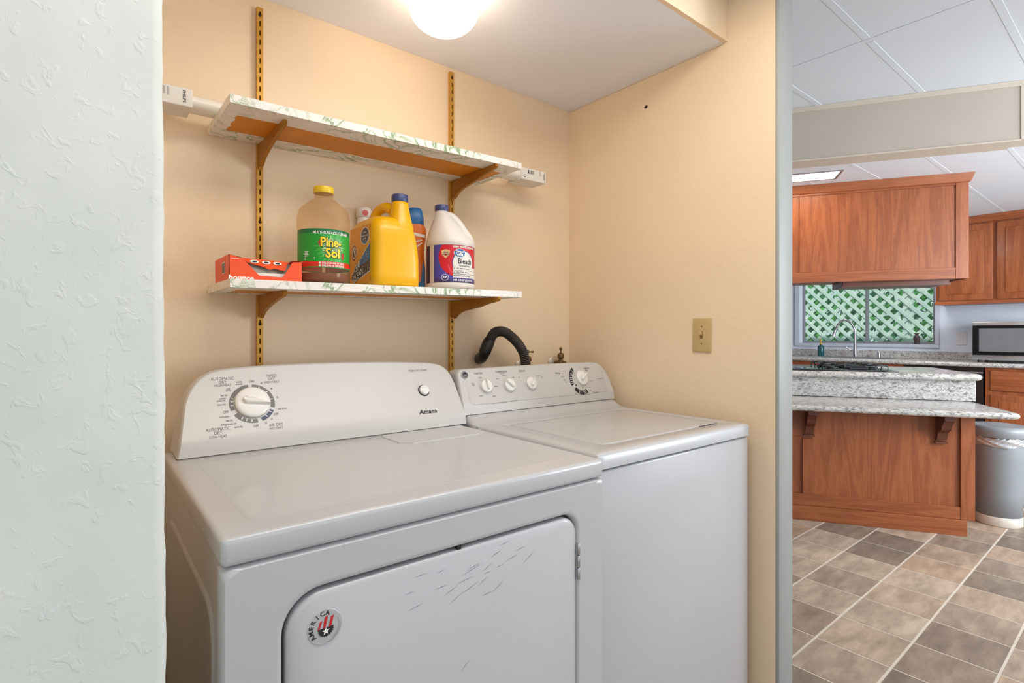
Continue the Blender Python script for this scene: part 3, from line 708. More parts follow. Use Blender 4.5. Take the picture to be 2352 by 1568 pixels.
# ------------------------------------------------------------------ long lamp carton on the upper shelf
t = thing('lamp_tube_carton', 'long white fluorescent tube package lying at the back of the upper shelf', 'carton', (.108, 1.548, su(.108)+.0006), (0, -TU, 0))
MB().rings([[(x, .042+.034*cos(a), .022+.020*sin(a)) for a in [2*pi*i/20 for i in range(20)]] for x in (.10, 1.235)]).build('tube_sleeve', 'sleeve', t, 60)
for a, b in ((0, .126), (1.205, 1.330)): MB().box(a, b, 0, .085, 0, .045, .0015, 1).build('end_cap', 'card', t, 0)
Fc = lambda x, z: (x, -.0005, z)
k = MB(); write(k, Fc, 'PHILIPS', .108, .0235, .0095, radians(-90), .015); write(k, Fc, 'PHILIPS', 1.319, .0235, .0075, radians(-90), .02); k.build('maker_lettering', 'ink_dark', t, 0)
k = MB()
for i in range(9):
    for (bx, n0) in ((.004+i*.0085, 5),):
        k.add([Fc(bx, .020), Fc(bx+.0045, .020), Fc(bx+.0045, .040), Fc(bx, .040)], [(0, 1, 2, 3)])
for bx in (1.295, 1.300): k.add([Fc(bx, .022), Fc(bx+.002, .022), Fc(bx+.002, .042), Fc(bx, .042)], [(0, 1, 2, 3)])
k.build('fine_print', flat('pale_grey_print', (176, 172, 168), .6), t, 0)
k = MB()
for i, wd in enumerate((.003, .0012, .002, .001, .003, .0015, .001, .0025)): k.add([Fc(1.238+i*.0036, .025), Fc(1.238+i*.0036+wd, .025), Fc(1.238+i*.0036+wd, .039), Fc(1.238+i*.0036, .039)], [(0, 1, 2, 3)])
arc2(k, Fc, 1.220, .014, .0042, .0062, 20, 340, 14); k.build('barcode', 'ink_dark', t, 0)
# ------------------------------------------------------------------ ceiling globe
t = thing('ceiling_light', 'lit white glass globe on the low ceiling above the shelves', 'ceiling light', (.815, 1.30, 2.178))
MB().lathe([(.078, 0), (.080, -.006), (.078, -.014), (.0001, -.016)], 40).build('fitting', 'chrome', t, 50)
prof = [(.074, -.012)]+[(.098*sin(a), -.060-.068*cos(a)) for a in [radians(q) for q in range(140, -1, -10)]]
prof[-1] = (.0001, -.128)
MB().lathe(prof, 48).build('globe', 'globe', t, 60)
# ------------------------------------------------------------------ light switch
t = thing('light_switch', 'almond toggle light switch on the right wall above the washing machine', 'light switch', (1.6996, 1.032, 1.195), (radians(1), 0, 0))
MB().box(-.006, 0, -.0355, .0355, -.0585, .0585, .0028, 3).build('cover_plate', 'almond', t, 50)
MB().box(-.0064, -.005, -.0055, .0055, -.0125, .0125).build('toggle_slot', 'almond_dark', t, 0)
tg = MB().box(-.012, 0, -.0040, .0040, -.0055, .0055, .0012, 2); tg.xf(Matrix.Translation((-.0055, 0, .002)) @ Matrix.Rotation(radians(28), 4, 'Y')).build('toggle', 'almond', t)
for z in (-.030, .030):
    s_ = MB().lathe([(.0032, 0), (.0028, .0009), (.0001, .0010)], 12); s_.xf(Matrix.Translation((-.0059, 0, z)) @ Matrix.Rotation(radians(-90), 4, 'Y')).build('screw', 'almond_dark', t)
# ------------------------------------------------------------------ drain hose and valves
t = thing('drain_hose', 'black corrugated drain hose arching out of the wall behind the washing machine', 'hose', (1.35, 1.57, .90))
P = spline([(1.200, 1.606, 1.160), (1.207, 1.603, 1.182), (1.225, 1.596, 1.205), (1.258, 1.588, 1.207), (1.290, 1.580, 1.187), (1.320, 1.574, 1.158), (1.342, 1.570, 1.120), (1.352, 1.570, 1.06), (1.354, 1.570, .90)], 420)
P = [p-Vector((1.35, 1.57, .90)) for p in P]
MB().tube(P, lambda u: .0160+.0036*abs(sin(u*pi*52)), 16).build('corrugated_tube', 'black_rubber', t, 80)
P = spline([(1.204, 1.603, 1.178), (1.194, 1.610, 1.150), (1.190, 1.622, 1.124), (1.198, 1.648, 1.108), (1.210, 1.679, 1.104)], 24)
P = [p-Vector((1.35, 1.57, .90)) for p in P]
MB().tube(P, lambda u: .0205 if u < .06 else (.0225 if u < .45 else .0205), 18).build('elbow', 'black_plastic', t, 50)
def valve(x, z, hot, label):
    t = thing('wash_valve', label, 'faucet', (x, 1.679, z), group='laundry supply valves')
    rx = Matrix.Rotation(radians(90), 4, 'X')
    e = MB().lathe([(.032, 0), (.030, .004), (.020, .009), (.011, .011)], 28); e.xf(rx).build('wall_flange', 'chalk', t, 50)
    b = MB().lathe([(.0095, .009), (.0095, .030), (.013, .032), (.013, .055), (.009, .058), (.009, .07)], 18); b.xf(rx)
    b.lathe([(.0085, .0), (.0085, .028), (.013, .030), (.0145, .034), (.0145, .044), (.011, .050), (.006, .053)], 18, (0, -.045, -.010))
    b.lathe([(.0135, -.055), (.0135, -.035), (.010, -.03), (.010, 0)], 18, (0, -.045, 0))
    b.build('valve_body', 'brassv', t, 40)
    h = MB().lathe([(.003, .042), (.003, .053), (.006, .055), (.0065, .062), (.003, .066), (.0001, .067)], 12, (0, -.045, 0))
    for a in ((-38, 142) if not hot else (52, 232)):
        d = Vector((cos(radians(a)), sin(radians(a)), 0)); o = Vector((0, -.045, .059))
        h.tube([o+d*q for q in (.003, .009, .014, .018, .022, .024)], lambda u: .0025+.0022*sin(pi*max(0, (u-.35)/.65)), 8)
    h.build('cross_handle', 'brassv', t, 50)
valve(1.418, 1.068, False, 'aged brass cross-handle valve right beside the hose')
valve(1.602, 1.076, True, 'aged brass valve nearest the corner, handle seen on end')
#@@PRODUCTS
# ------------------------------------------------------------------ things on the lower shelf
# orange dryer sheet box, torn open
t = thing('dryer_sheet_box', 'torn open orange box of dryer sheets at the left end of the lower shelf', 'box', (.292, 1.428, sl(.292)+.0003), (0, -TL, 0))
bw, bd, bh = .172, .160, .060
mb = MB(); mb.box(0, .0012, 0, bd, 0, bh).box(bw-.0012, bw, 0, bd, 0, bh-.006).box(0, bw, bd-.0012, bd, 0, bh).box(0, bw, 0, bd, 0, .0012)
mb.build('box_walls', 'orange_box', t, 0)
fp_ = MB(); pts = [(0, 0), (bw, 0), (bw, bh-.008), (.148, bh-.010), (.127, .016), (.122, .010), (.068, .012), (.062, .018), (.036, bh-.014), (.030, bh-.008), (0, bh)]
# build as quads so that the notch stays open
segs = [((0, .030), (bh, bh-.008)), ((.030, .036), (bh-.008, bh-.014)), ((.036, .062), (bh-.014, .018)), ((.062, .068), (.018, .012)), ((.068, .122), (.012, .010)), ((.122, .127), (.010, .016)), ((.127, .148), (.016, bh-.010)), ((.148, bw), (bh-.010, bh-.008))]
for (a, b), (h0, h1) in segs: fp_.prism([(a, 0), (b, 0), (b, h1), (a, h0)], lambda x, z: (x, 0, z), lambda x, z: (x, .0012, z))
fp_.build('front_face', 'orange_box', t, 0)
tf = MB()
tf.add([(0, 0, bh), (.030, 0, bh-.006), (.022, .06, bh), (.030, bd, bh), (0, bd, bh)], [(0, 1, 2, 3, 4)])
tf2 = MB(); tf2.add([(.148, 0, bh-.007), (bw, 0, bh-.006), (bw, bd, bh-.004), (.150, bd, bh-.003)], [(0, 1, 2, 3)])
tf.build('top_edge', 'orange_box', t, 0); tf2.build('top_edge', 'orange_box', t, 0)
fl = MB()
top_, bot_ = [.034, .046, .058, .070, .084, .098, .112, .126, .138, .150], [-.004, -.011, -.015, -.017, -.020, -.026, -.022, -.025, -.026, -.006]
fy = lambda x, dz_: .030+dz_*.85
fl.rings([[(x, .030+o, bh-.002-x*.03) for x in top_]+[(x*.93+.003, fy(x, b_)+o, bh-.002+b_-x*.03) for x, b_ in list(zip(top_, bot_))[::-1]] for o in (0, .0008)])
flap = fl.build('torn_flap', 'orange_box', t, 0)
fo = MB(); fi = MB()
for i, x0_ in enumerate((.062, .090, .117)):
    for mbx, s_ in ((fo, 1), (fi, .55)):
        mbx.add([(x0_+.0105*s_*cos(2*pi*a/16), .030-.0095*.85+.0045*s_*sin(2*pi*a/16)*.85-(.0007 if s_ == 1 else .0013), bh-.0095-x0_*.03+.0045*s_*sin(2*pi*a/16)) for a in range(16)], [tuple(range(16))])
fo.build('printed_loops', 'ink_white', t, 0); fi.build('printed_loop_centres', 'ink_dark', t, 0)
MB().box(.040, .148, .006, bd-.01, .0015, .0195, .002, 1).build('dryer_sheets', 'card', t)
MB().box(.0015, bw-.0015, bd-.003, bd-.0015, .0015, bh-.002).box(.0015, .003, .003, bd-.003, .0015, bh-.003).add([(.03, .012, .012), (.15, .012, .012), (.15, .034, .052), (.03, .034, .052)], [(0, 1, 2, 3)]).build('card_lining', 'grey_card', t, 0)
Fb_ = lambda x, z: (x, -.0004, z)
k = MB(); write(k, Fb_, 'bounce', .027, .0045, .0165, 0, .03, .1, 1.15); k.add([Fb_(.004, .050), Fb_(.022, .050), Fb_(.022, .051), Fb_(.004, .051)], [(0, 1, 2, 3)]); k.build('name_lettering', 'ink_white', t, 0)
k = MB(); k.add([(-.0004, .075, .018), (-.0004, .045, .018), (-.0004, .045, .046), (-.0004, .075, .046)][::-1], [(0, 1, 2, 3)]); k.build('barcode_patch', 'card', t, 0)
k = MB()
for i in range(9): k.add([(-.0007, .073-i*.003, .020), (-.0007, .0715-i*.003, .020), (-.0007, .0715-i*.003, .044), (-.0007, .073-i*.003, .044)], [(0, 1, 2, 3)])
k.build('barcode', 'ink_grey', t, 0)

# pine cleaner bottle
def facing(x, y): return -atan2(x, y)
bx, by = .541, 1.487; r0 = .0695
t = thing('cleaner_bottle', 'clear bottle of pine cleaner with green label and yellow cap', 'bottle', (bx, by, sl(bx+.066)+.0006), (0, 0, facing(bx, by)))
prof = [(.0001, .0), (.058, .0), (.066, .003), (.0695, .010), (.0695, .030), (.0675, .036), (.0675, .040), (.0675, .144), (.0695, .150), (.0705, .160), (.0700, .174), (.0693, .183), (.0672, .194), (.0640, .2025), (.0590, .2090), (.0525, .2150), (.0425, .2235), (.0330, .2310), (.0265, .2362), (.0238, .2390), (.0235, .2410), (.0248, .2425), (.0235, .2440), (.0235, .247), (.026, .2475), (.026, .250), (.022, .2505), (.0001, .2505)]
MB().lathe(prof, 48).build('bottle_body', 'amber_plastic', t, 50)
MB().lathe([(.0001, .002), (.056, .002), (.064, .005), (.067, .011), (.067, .027), (.0001, .0275)], 40).build('liquid', 'amber_liquid', t, 50)
MB().lathe([(.0262, .2510), (.0268, .2520), (.0268, .265), (.0255, .2685), (.0001, .2690)], 40).build('cap', 'yellow_cap', t, 50)
def cyl(r, z0=0, e=.0006): return lambda u, z: ((r+e)*sin(u/r), -(r+e)*cos(u/r), z)
def pine(u, z):
    if z > .131: return (14, 112, 62)
    if z < .0565: return (228, 40, 24) if z > .043 else (24, 140, 60)
    d = sqrt(((u-.022)/.042)**2+((z-.094)/.040)**2); a = atan2(z-.094, u-.022)
    sp_ = .80+.16*sin(a*23)+.10*sin(a*41+1)
    if d < sp_*.78: return (206, 222, 170) if (sin(a*31+d*9) > .15) else (52, 120, 60)
    if d < sp_+.1: return (70, 176, 60)
    return (20, 158, 50)
paint('label', 260, 150, -pi*.0675*.98, pi*.0675*.98, .040, .143, cyl(.0675), pine, t)
C2 = cyl(.0675, 0, .0012); C3 = cyl(.0675, 0, .0016)
k = MB(); write(k, C2, 'MULTI-SURFACE CLEANER', .0225, .1325, .0098, 0, .025, 0, .86); write(k, C2, 'KILLS COVID-19 VIRUS', .0270, .0522, .0072, 0, .02, 0, .88); write(k, C2, 'KILLS 99.9% OF GERMS', .0270, .0452, .0072, 0, .02, 0, .88)
arc2(k, C2, -.0100, .0522, 0, .0028, 0, 360, 10); arc2(k, C2, -.0100, .0452, 0, .0028, 0, 360, 10)
for i, wd in enumerate((.012, .010, .013, .009)): k.add([C2(-.052, .081-i*.004), C2(-.052+wd, .081-i*.004), C2(-.052+wd, .083-i*.004), C2(-.052, .083-i*.004)], [(0, 1, 2, 3)])
for i in range(2): k.add([C2(-.052, .0645-i*.004), C2(-.022, .0645-i*.004), C2(-.022, .0665-i*.004), C2(-.052, .0665-i*.004)], [(0, 1, 2, 3)])
k.build('label_lettering', 'ink_white', t, 0)
k = MB(); write(k, C2, 'Pine-', .0200, .1065, .0345, 0, .075, 0, .80); write(k, C2, 'Sol', .0235, .0775, .0345, 0, .075, 0, .92); k.build('name_shadow', flat('dark_green_ink', (20, 70, 30), .5), t, 0)
k = MB(); write(k, C3, 'Pine-', .0195, .1070, .0345, 0, .03, 0, .80); write(k, C3, 'Sol', .0230, .0780, .0345, 0, .03, 0, .92); k.build('name_lettering', 'yellow_print', t, 0)
k = MB()
for (u, z, a, b) in ((-.0085, .106, .0055, .009), (.053, .073, .005, .010)):
    k.add([C2(u+a*cos(q*pi/6), z+b*sin(q*pi/6)) for q in range(12)], [tuple(range(12))])
k.build('printed_pine_cones', flat('pine_cone_print', (176, 50, 34), .5), t, 0)

# yellow detergent jug
t = thing('detergent_jug', 'large yellow detergent jug with handle, navy cap and orange side label', 'jug', (.748, 1.535, sl(.737+.07)+.0009))
def ringr(cx, cy, hx, hy, z, r): return [(px+cx, py+cy, z) for px, py in rrect(-hx, hx, -hy, hy, min(r, hx*.98, hy*.98), 6)]
bodyr = [((xl+xr)/2, cy_, (xr-xl)/2, hy_, z_, r_) for xl, xr, cy_, hy_, z_, r_ in ((-.068, .068, 0, .086, 0, .02), (-.0755, .0755, 0, .094, .006, .026), (-.0760, .0765, 0, .0945, .04, .028), (-.0760, .0762, 0, .094, .085, .029), (-.0755, .0720, 0, .094, .125, .03), (-.0755, .0640, 0, .093, .165, .032), (-.0735, .0585, .002, .090, .185, .034), (-.067, .052, .004, .083, .200, .038), (-.055, .042, .006, .070, .208, .035), (-.030, .020, .008, .045, .211, .02))]
MB().rings([ringr(*q) for q in bodyr]).build('jug_body', 'yellow_jug', t, 60)
nk = [(.020, -.046, .042, .0430, .100, .030), (.0215, -.047, .0410, .0440, .150, .032), (.0235, -.050, .0385, .041, .180, .032), (.0245, -.050, .0330, .034, .205, .029), (.0248, -.050, .0290, .030, .228, .0275), (.0248, -.050, .0262, .027, .247, .0258), (.0245, -.050, .0245, .025, .2575, .0243), (.0245, -.050, .0225, .0225, .2595, .022)]
MB().rings([ringr(*q) for q in nk]).build('pouring_neck', 'yellow_jug', t, 60)
hp = spline([(.012, -.034, .236), (.004, -.010, .2475), (-.002, .014, .248), (-.008, .036, .238), (-.012, .050, .214), (-.012, .052, .185)], 24)
MB().tube(hp, lambda u: .0150+.005*abs(u-.5), 14).build('handle', 'yellow_jug', t, 80)
MB().lathe([(.0245, .2595), (.0248, .262), (.0248, .278), (.0235, .281), (.0001, .2815)], 40, (.0245, -.050, 0)).build('cap', 'blue_cap', t, 50)
def oxi(u, z):                                # u 0 at the back, growing to the front
    if (u-.030)**2/.021**2+((z-.108)/.0265)**2 < 1:
        d = sqrt((u-.030)**2/.021**2+((z-.108)/.0265)**2)
        return (160, 40, 30) if .72 < d < .92 else ((238, 222, 190) if d > .55 or d > .92 else ((60, 60, 60) if abs(sin(u*190+z*90)) > .6 else (230, 220, 200)))
    q = sqrt(((u-.108)/.030)**2+((z-.150)/.026)**2)
    if q < 1: return (244, 240, 230) if q > .9 else ((44, 110, 150) if z < .138 else (62, 62, 82))
    lim = .035+(u)*.66
    low = .022+max(0, (u-.06))*.25
    if z < lim and z > low and u > .012:
        if lim-z < .003 or z-low < .0025: return (246, 240, 226)
        b_ = sin(u*330+3*sin(z*210))*sin(z*360+2*sin(u*170))
        return (190, 220, 240) if b_ > .75 else ((70, 120, 176) if z > .06+.2*u-.01 else (92, 62, 70))
    return (250, 168, 44)
Fo = lambda u, z: (-.0768, .082-u, z)
paint('label', 200, 200, 0, .142, .012, .182, Fo, oxi, t)
Fo2 = lambda u, z: (-.0774, .082-u, z)
k = MB(); write(k, Fo2, 'OXI', .055, .062, .030, .35, .05, .2, .85); write(k, Fo2, 'CLEAN', .060, .036, .030, .45, .05, .2, .82); k.build('name_shadow', 'ink_dark', t, 0)
Fo3 = lambda u, z: (-.0778, .082-u, z)
k = MB(); write(k, Fo3, 'OXI', .055, .062, .030, .35, .01, .2, .85); write(k, Fo3, 'CLEAN', .060, .036, .030, .45, .01, .2, .82)
write(k, Fo3, 'ATTACKS', .108, .160, .007, 0, .02, 0, .9); write(k, Fo3, 'TOUGH STAINS', .108, .150, .0075, 0, .02, 0, .85); write(k, Fo3, 'BETTER', .108, .141, .007, 0, .02, 0, .9)
k.build('name_lettering', 'ink_white', t, 0)

# blue-capped orange bottle between jug and bleach
t = thing('scent_booster_bottle', 'narrow orange bottle with a blue cap squeezed behind the yellow jug', 'bottle', (.891, 1.607, sl(.898)+.0008), (0, 0, facing(.891, 1.607)))
MB().rings([ringr(0, 0, hx, .030, z, .02) for hx, z in ((.030, 0), (.036, .006), (.036, .08), (.033, .11), (.032, .14), (.037, .175), (.039, .195), (.037, .212), (.030, .222))]).build('bottle_body', 'orange_bottle', t, 60)
MB().rings([ringr(0, 0, hx, hy, z, .018) for hx, hy, z in ((.030, .025, .2225), (.031, .026, .226), (.030, .025, .25), (.025, .021, .272), (.021, .018, .278), (.015, .012, .280))]).build('cap', 'blue_bright', t, 60)
k = MB(); Fq = lambda x, z: (x, -.0308, z)
poly2(k, Fq, [(-.034, .0), (.034, .0), (.034, .075), (.028, .10), (.02, .03), (-.034, .01)]); k.build('blue_print', 'blue_bright', t, 0)
k = MB(); poly2(k, Fq, [(-.03, .190), (.034, .176), (.034, .186), (-.03, .200)]); poly2(k, Fq, [(.0, .16), (.026, .168), (.024, .171), (.0, .165)]); poly2(k, Fq, [(.0, .14), (.026, .158), (.024, .161), (.0, .145)]); k.build('white_print', 'ink_white', t, 0)

# white bottle behind the jug
t = thing('spray_bottle', 'pale white bottle with a pink dot, mostly hidden behind the yellow jug', 'bottle', (.733, 1.654, sl(.733)+.0008), (0, 0, facing(.733, 1.654)))
MB().lathe([(.0001, 0), (.021, 0), (.0235, .004), (.0235, .20), (.0225, .225), (.0215, .235)], 30).build('bottle_body', 'white_hdpe', t, 60)
MB().lathe([(.0215, .2352), (.0245, .238), (.0245, .258), (.021, .266), (.012, .271), (.0001, .272)], 30).build('cap', 'white_hdpe', t, 60)
d_ = MB().lathe([(.0095, 0), (.0095, .0006), (.0001, .0008)], 18); d_.xf(Matrix.Translation((.004, -.0246, .248)) @ Matrix.Rotation(radians(90), 4, 'X')).build('pink_dot', 'pink', t)

# bleach
bx, by = .957, 1.489
t = thing('bleach_bottle', 'white gallon bleach bottle with navy cap and blue and red label', 'bottle', (bx, by, sl(bx+.07)+.0008), (0, 0, facing(bx, by)))
def ell(xl, xr, ry, z, n=48): c, h = (xl+xr)/2, (xr-xl)/2; return [(c+h*cos(2*pi*j/n), ry*sin(2*pi*j/n), z) for j in range(n)]
rs = [(-.070, .070, .070, 0), (-.077, .077, .077, .004), (-.079, .079, .079, .010), (-.079, .079, .079, .014), (-.0775, .0775, .0775, .017), (-.0775, .0775, .0775, .136), (-.079, .079, .079, .139), (-.0795, .0795, .0795, .148), (-.077, .074, .077, .160), (-.073, .058, .070, .175), (-.067, .040, .061, .195), (-.060, .022, .050, .214), (-.054, .006, .040, .232), (-.050, -.004, .031, .244), (-.0485, -.0065, .022, .250), (-.0475, -.0080, .019, .256)]
MB().rings([ell(*q) for q in rs]).build('bottle_body', 'white_hdpe', t, 60)
hp = spline([(-.016, -.004, .243), (.004, -.006, .236), (.024, -.006, .215), (.040, -.006, .190), (.056, -.006, .166), (.060, -.004, .150)], 24)
MB().tube(hp, lambda u: .0125+.006*u, 14).build('handle', 'white_hdpe', t, 80)
MB().lathe([(.0225, .2555), (.0228, .2575), (.0228, .271), (.0215, .274), (.0001, .2745)], 40, (-.0278, 0, 0)).build('cap', 'blue_cap', t, 50)
RB = .0775
def blc(u, z):
    ph = u/RB
    if -1.35 < ph < -.98: return (52, 46, 92)
    if ph < -.73: return (222, 214, 206)
    if ph < -.70 or z > .1345 or z < .0195: return (34, 30, 60)
    x, y = u, z
    if x > .008 and .033 < y < .067 : return (236, 230, 222) if not (abs(y-.0445) < .0007 or abs(y-.0560) < .0007) else (60, 50, 70)
    if (x-.046)**2+((y-.080)/.95)**2 < .038**2:
        return (236, 230, 222)
    if (x-.046)**2+((y-.080)/.95)**2 < .0405**2: return (58, 84, 150)
    if x > .008 and .033 < y < .067 : return (236, 230, 222) if not (abs(y-.0445) < .0007 or abs(y-.0560) < .0007) else (60, 50, 70)
    if (x-.036)**2/.074**2+((y-.098)/.066)**2 < 1 and y > .0315:
        return (236, 70, 80) if (abs(sqrt((x-.046)**2+(y-.080)**2)-.052) < .0022 and x < .02 and y < .075) else (214, 18, 40)
    if y < .031: return (70, 56, 120)
    return (74, 70, 164)
paint('label', 400, 150, -1.35*RB, 1.9*RB, .018, .1355, cyl(RB), blc, t)
C2 = cyl(RB, 0, .0013); C3 = cyl(RB, 0, .0017)
k = MB(); write(k, C2, 'KEEPS WHITES BRIGHTER', .050, .1292, .0086, 0, .03, 0, .85); write(k, C2, 'NET 3.78 QT (121 FL OZ)', .046, .0250, .0080, 0, .03, 0, .85)
arc2(k, C2, -.0165, .0335, .0088, .0102, 0, 360, 24, 1.15); write(k, C2, 'HP', -.0165, .0335, .0095, 0, .04, .2); k.build('label_lettering', 'ink_white', t, 0)
k = MB(); write(k, C2, 'Bleach', .0500, .0845, .0235, 0, .018, 0, .86); write(k, C2, 'Concentrated', .0490, .0710, .0082, 0, .005, 0, .9)
for s_, z in (('Kills 99.9% of Germs*', .0617), ('Kills COVID-19 Virus*', .0503), ('Disinfects and Deodorizes', .0388)):
    write(k, C2, s_, .0430, z, .0062, 0, .008, 0, .85); poly2(k, C2, [(.0105, z-.002), (.0135, z), (.0105, z+.002)])
k.build('name_lettering', 'ink_dark', t, 0)
k = MB(); k.add([C2(.030+.0195*cos(q*pi/12)*1.0, .1105+.0135*sin(q*pi/12)) for q in range(24)], [tuple(range(24))]); k.build('oval_rim', 'ink_white', t, 0)
k = MB(); k.add([C3(.030+.0180*cos(q*pi/12), .1105+.0122*sin(q*pi/12)) for q in range(24)], [tuple(range(24))]); k.build('blue_oval', 'blue_bright', t, 0)
C4 = cyl(RB, 0, .0021); k = MB(); write(k, C4, 'Great', .030, .1145, .0110, 0, .03); write(k, C4, 'Value', .030, .1055, .0100, 0, .03); k.build('oval_lettering', 'ink_white', t, 0)
k = MB(); poly2(k, C2, [(-.028, .117), (-.0145, .121), (-.001, .117), (-.003, .103), (-.0145, .093), (-.026, .103)]); k.build('shield_print', flat('shield_gold', (222, 186, 130), .5), t, 0)
k = MB(); write(k, C3, 'TRIPLE', -.0145, .111, .0058, 0, .02); write(k, C3, 'ACTION', -.0145, .1045, .0058, 0, .02); k.build('shield_lettering', 'ink_navy', t, 0)
#@@KITCHEN
# ------------------------------------------------------------------ kitchen island (angled)
def P(t, name, m, *a, bev=.0015, sm=35): return MB().box(*a, bev, 1).build(name, m, t, sm) if bev else MB().box(*a).build(name, m, t, 0)
isl = angled('island_cabinet', 'oak island base with recessed back panel, corbels and baseboard', 'cabinet')
P(isl, 'carcass', 'oak_v', -.6, 1.50, 3.935, 4.305, .09, .722)
P(isl, 'carcass', 'oak_v', -.6, 1.618, 4.315, 4.98, .09, .893)
P(isl, 'back_panel', 'oak_v', .665, 1.47, 3.922, 3.934, .155, .721, bev=0)
P(isl, 'back_panel', 'oak_v', -.6, .632, 3.922, 3.934, .155, .721, bev=0)
P(isl, 'stile', 'oak_v', 1.466, 1.535, 3.905, 3.955, .093, .722)
P(isl, 'stile', 'oak_v', .627, .690, 3.910, 3.934, .165, .522)
P(isl, 'stile', 'oak_v', .632, .665, 3.919, 3.934, .524, .721, bev=0)
P(isl, 'rail', 'oak_h', -.6, 1.465, 3.908, 3.934, .093, .166)
P(isl, 'side_skin', 'oak_v', 1.501, 1.535, 3.956, 4.304, .093, .721, bev=0)
P(isl, 'baseboard', 'oak_h', -.6, 1.492, 3.892, 4.30, 0, .0925)
P(isl, 'toe_board', 'corbel', -.6, 1.58, 4.32, 4.94, 0, .088, bev=0)
def corbel(s0):
    t = MB(); w_ = .05
    pr = [(0, 0), (-.135, 0), (-.135, -.028), (-.118, -.036)]+[(p.x, p.y) for p in spline([(-.112, -.045, 0), (-.095, -.062, 0), (-.082, -.088, 0), (-.060, -.098, 0), (-.040, -.112, 0), (-.030, -.135, 0)], 12)]+[(-.022, -.158), (0, -.158)]
    t.prism(pr, lambda y, z: (s0, 3.921+y, .718+z), lambda y, z: (s0+w_, 3.921+y, .718+z))
    t.box(s0-.008, s0+w_+.004, 3.895, 3.921, .540, .552); return t.build('corbel', 'corbel', isl, 30)
corbel(1.345); corbel(.640)
bar = angled('bar_countertop', 'lower granite bar top overhanging the oak island on corbels', 'countertop')
def slab(t, s0, s1, n0, n1, z0, z1, r, rc=(.03, .03)):
    mb = MB(); h = (z1-z0)/2; rings_ = []
    for i in range(9):
        a = -pi/2+pi*i/8; o = h*(1-cos(a)); rings_.append([(x, y, (z0+z1)/2+h*sin(a)) for x, y in rrect(s0+o, s1-o, n0+o, n1-o, (r, rc[0], rc[1], r), 6)])
    return mb.rings(rings_).build('slab', 'granite', t, 50)
slab(bar, -.6, 1.672, 3.712, 4.288, .7235, .760, .03)
ri = angled('granite_riser', 'upright granite splash between the bar top and the upper island counter', 'backsplash')
MB().box(-.6, 1.690, 4.2895, 4.312, .7605, .8945, .002, 1).build('slab', 'granite', ri)
up = angled('island_countertop', 'upper granite island counter with rounded edge carrying the cooktop', 'countertop')
slab(up, -.6, 1.715, 4.235, 5.05, .8950, .9400, .03, (.035, .05))
ct = angled('cooktop', 'black glass cooktop with raised burner grates set in the island counter', 'cooktop', .9404)
MB().box(.30, 1.262, 4.275, 4.90, 0, .008, .002, 2).build('glass_top', 'blackglass', ct)
vent = MB().box(.99, 1.10, 4.34, 4.84, .0082, .028, .003, 1)
for i in range(11): vent.box(1.0, 1.09, 4.36+i*.043, 4.372+i*.043, .028, .034)
vent.build('downdraft_grille', 'iron', ct, 30)
for (cs, cn) in ((1.16, 4.45), (1.16, 4.72), (.90, 4.45), (.90, 4.72)):
    MB().lathe([(.045, .0082), (.045, .014), (.03, .018), (.03, .024), (.0001, .025)], 24, (cs, cn, 0)).build('burner', 'iron', ct, 40)
    g = MB()
    for a in range(4):
        dx, dy = cos(a*pi/2+.78), sin(a*pi/2+.78)
        g.tube([(cs+dx*.100, cn+dy*.100, .0085), (cs+dx*.098, cn+dy*.098, .034), (cs+dx*.05, cn+dy*.05, .040), (cs+dx*.02, cn+dy*.02, .039)], .0045, 6)
    for i in range(16):
        a0, a1 = 2*pi*i/16, 2*pi*(i+1)/16
        g.tube([(cs+.082*cos(a0), cn+.082*sin(a0), .036), (cs+.082*cos((a0+a1)/2), cn+.082*sin((a0+a1)/2), .036), (cs+.082*cos(a1), cn+.082*sin(a1), .036)], .004, 6)
    g.build('grate', 'iron', ct, 60)
for i in range(4): MB().lathe([(.017, .0082), (.016, .022), (.0001, .024)], 18, (.45+i*.075, 4.86, 0)).build('control_knob', 'iron', ct, 40)

# hanging oak cabinet above the island
hc = angled('hanging_cabinet', 'oak cabinet with crown moulding hanging from the ceiling over the island', 'cabinet')
P(hc, 'carcass', 'oak_v', -.6, 1.775, 4.636, 5.02, 1.60, 2.320)
P(hc, 'panel', 'oak_v', .80, 1.705, 4.630, 4.6355, 1.665, 2.25, bev=0)
P(hc, 'panel', 'oak_v', -.6, .72, 4.630, 4.6355, 1.665, 2.25, bev=0)
P(hc, 'stile', 'oak_v', 1.705, 1.780, 4.620, 4.650, 1.588, 2.270)
P(hc, 'stile', 'oak_v', .72, .80, 4.620, 4.6355, 1.668, 2.248)
P(hc, 'rail', 'oak_h', -.6, 1.704, 4.620, 4.6355, 1.588, 1.667)
P(hc, 'rail', 'oak_h', -.6, 1.704, 4.620, 4.6355, 2.249, 2.290)
P(hc, 'end_panel', 'oak_v', 1.7755, 1.7865, 4.651, 5.02, 1.588, 2.30)
cr = MB(); pr = [(4.619, 2.262), (4.608, 2.268), (4.600, 2.285), (4.590, 2.305), (4.582, 2.3245), (4.66, 2.3245), (4.66, 2.262)]
cr.rings([[(x+((4.619-y)*.6 if x > 0 else 0), y, z) for y, z in pr] for x in (-.6, 1.782)]); cr.build('crown_moulding', 'oak_h', hc, 30)
rh = angled('range_hood', 'slim dark range hood tucked under the hanging oak cabinet', 'range hood')
MB().box(1.02, 1.69, 4.68, 5.02, 1.556, 1.5995, .004, 1).build('hood_body', 'corbel', rh)
MB().box(1.015, 1.695, 4.672, 4.680, 1.552, 1.562).build('metal_lip', 'corbel', rh, 0)
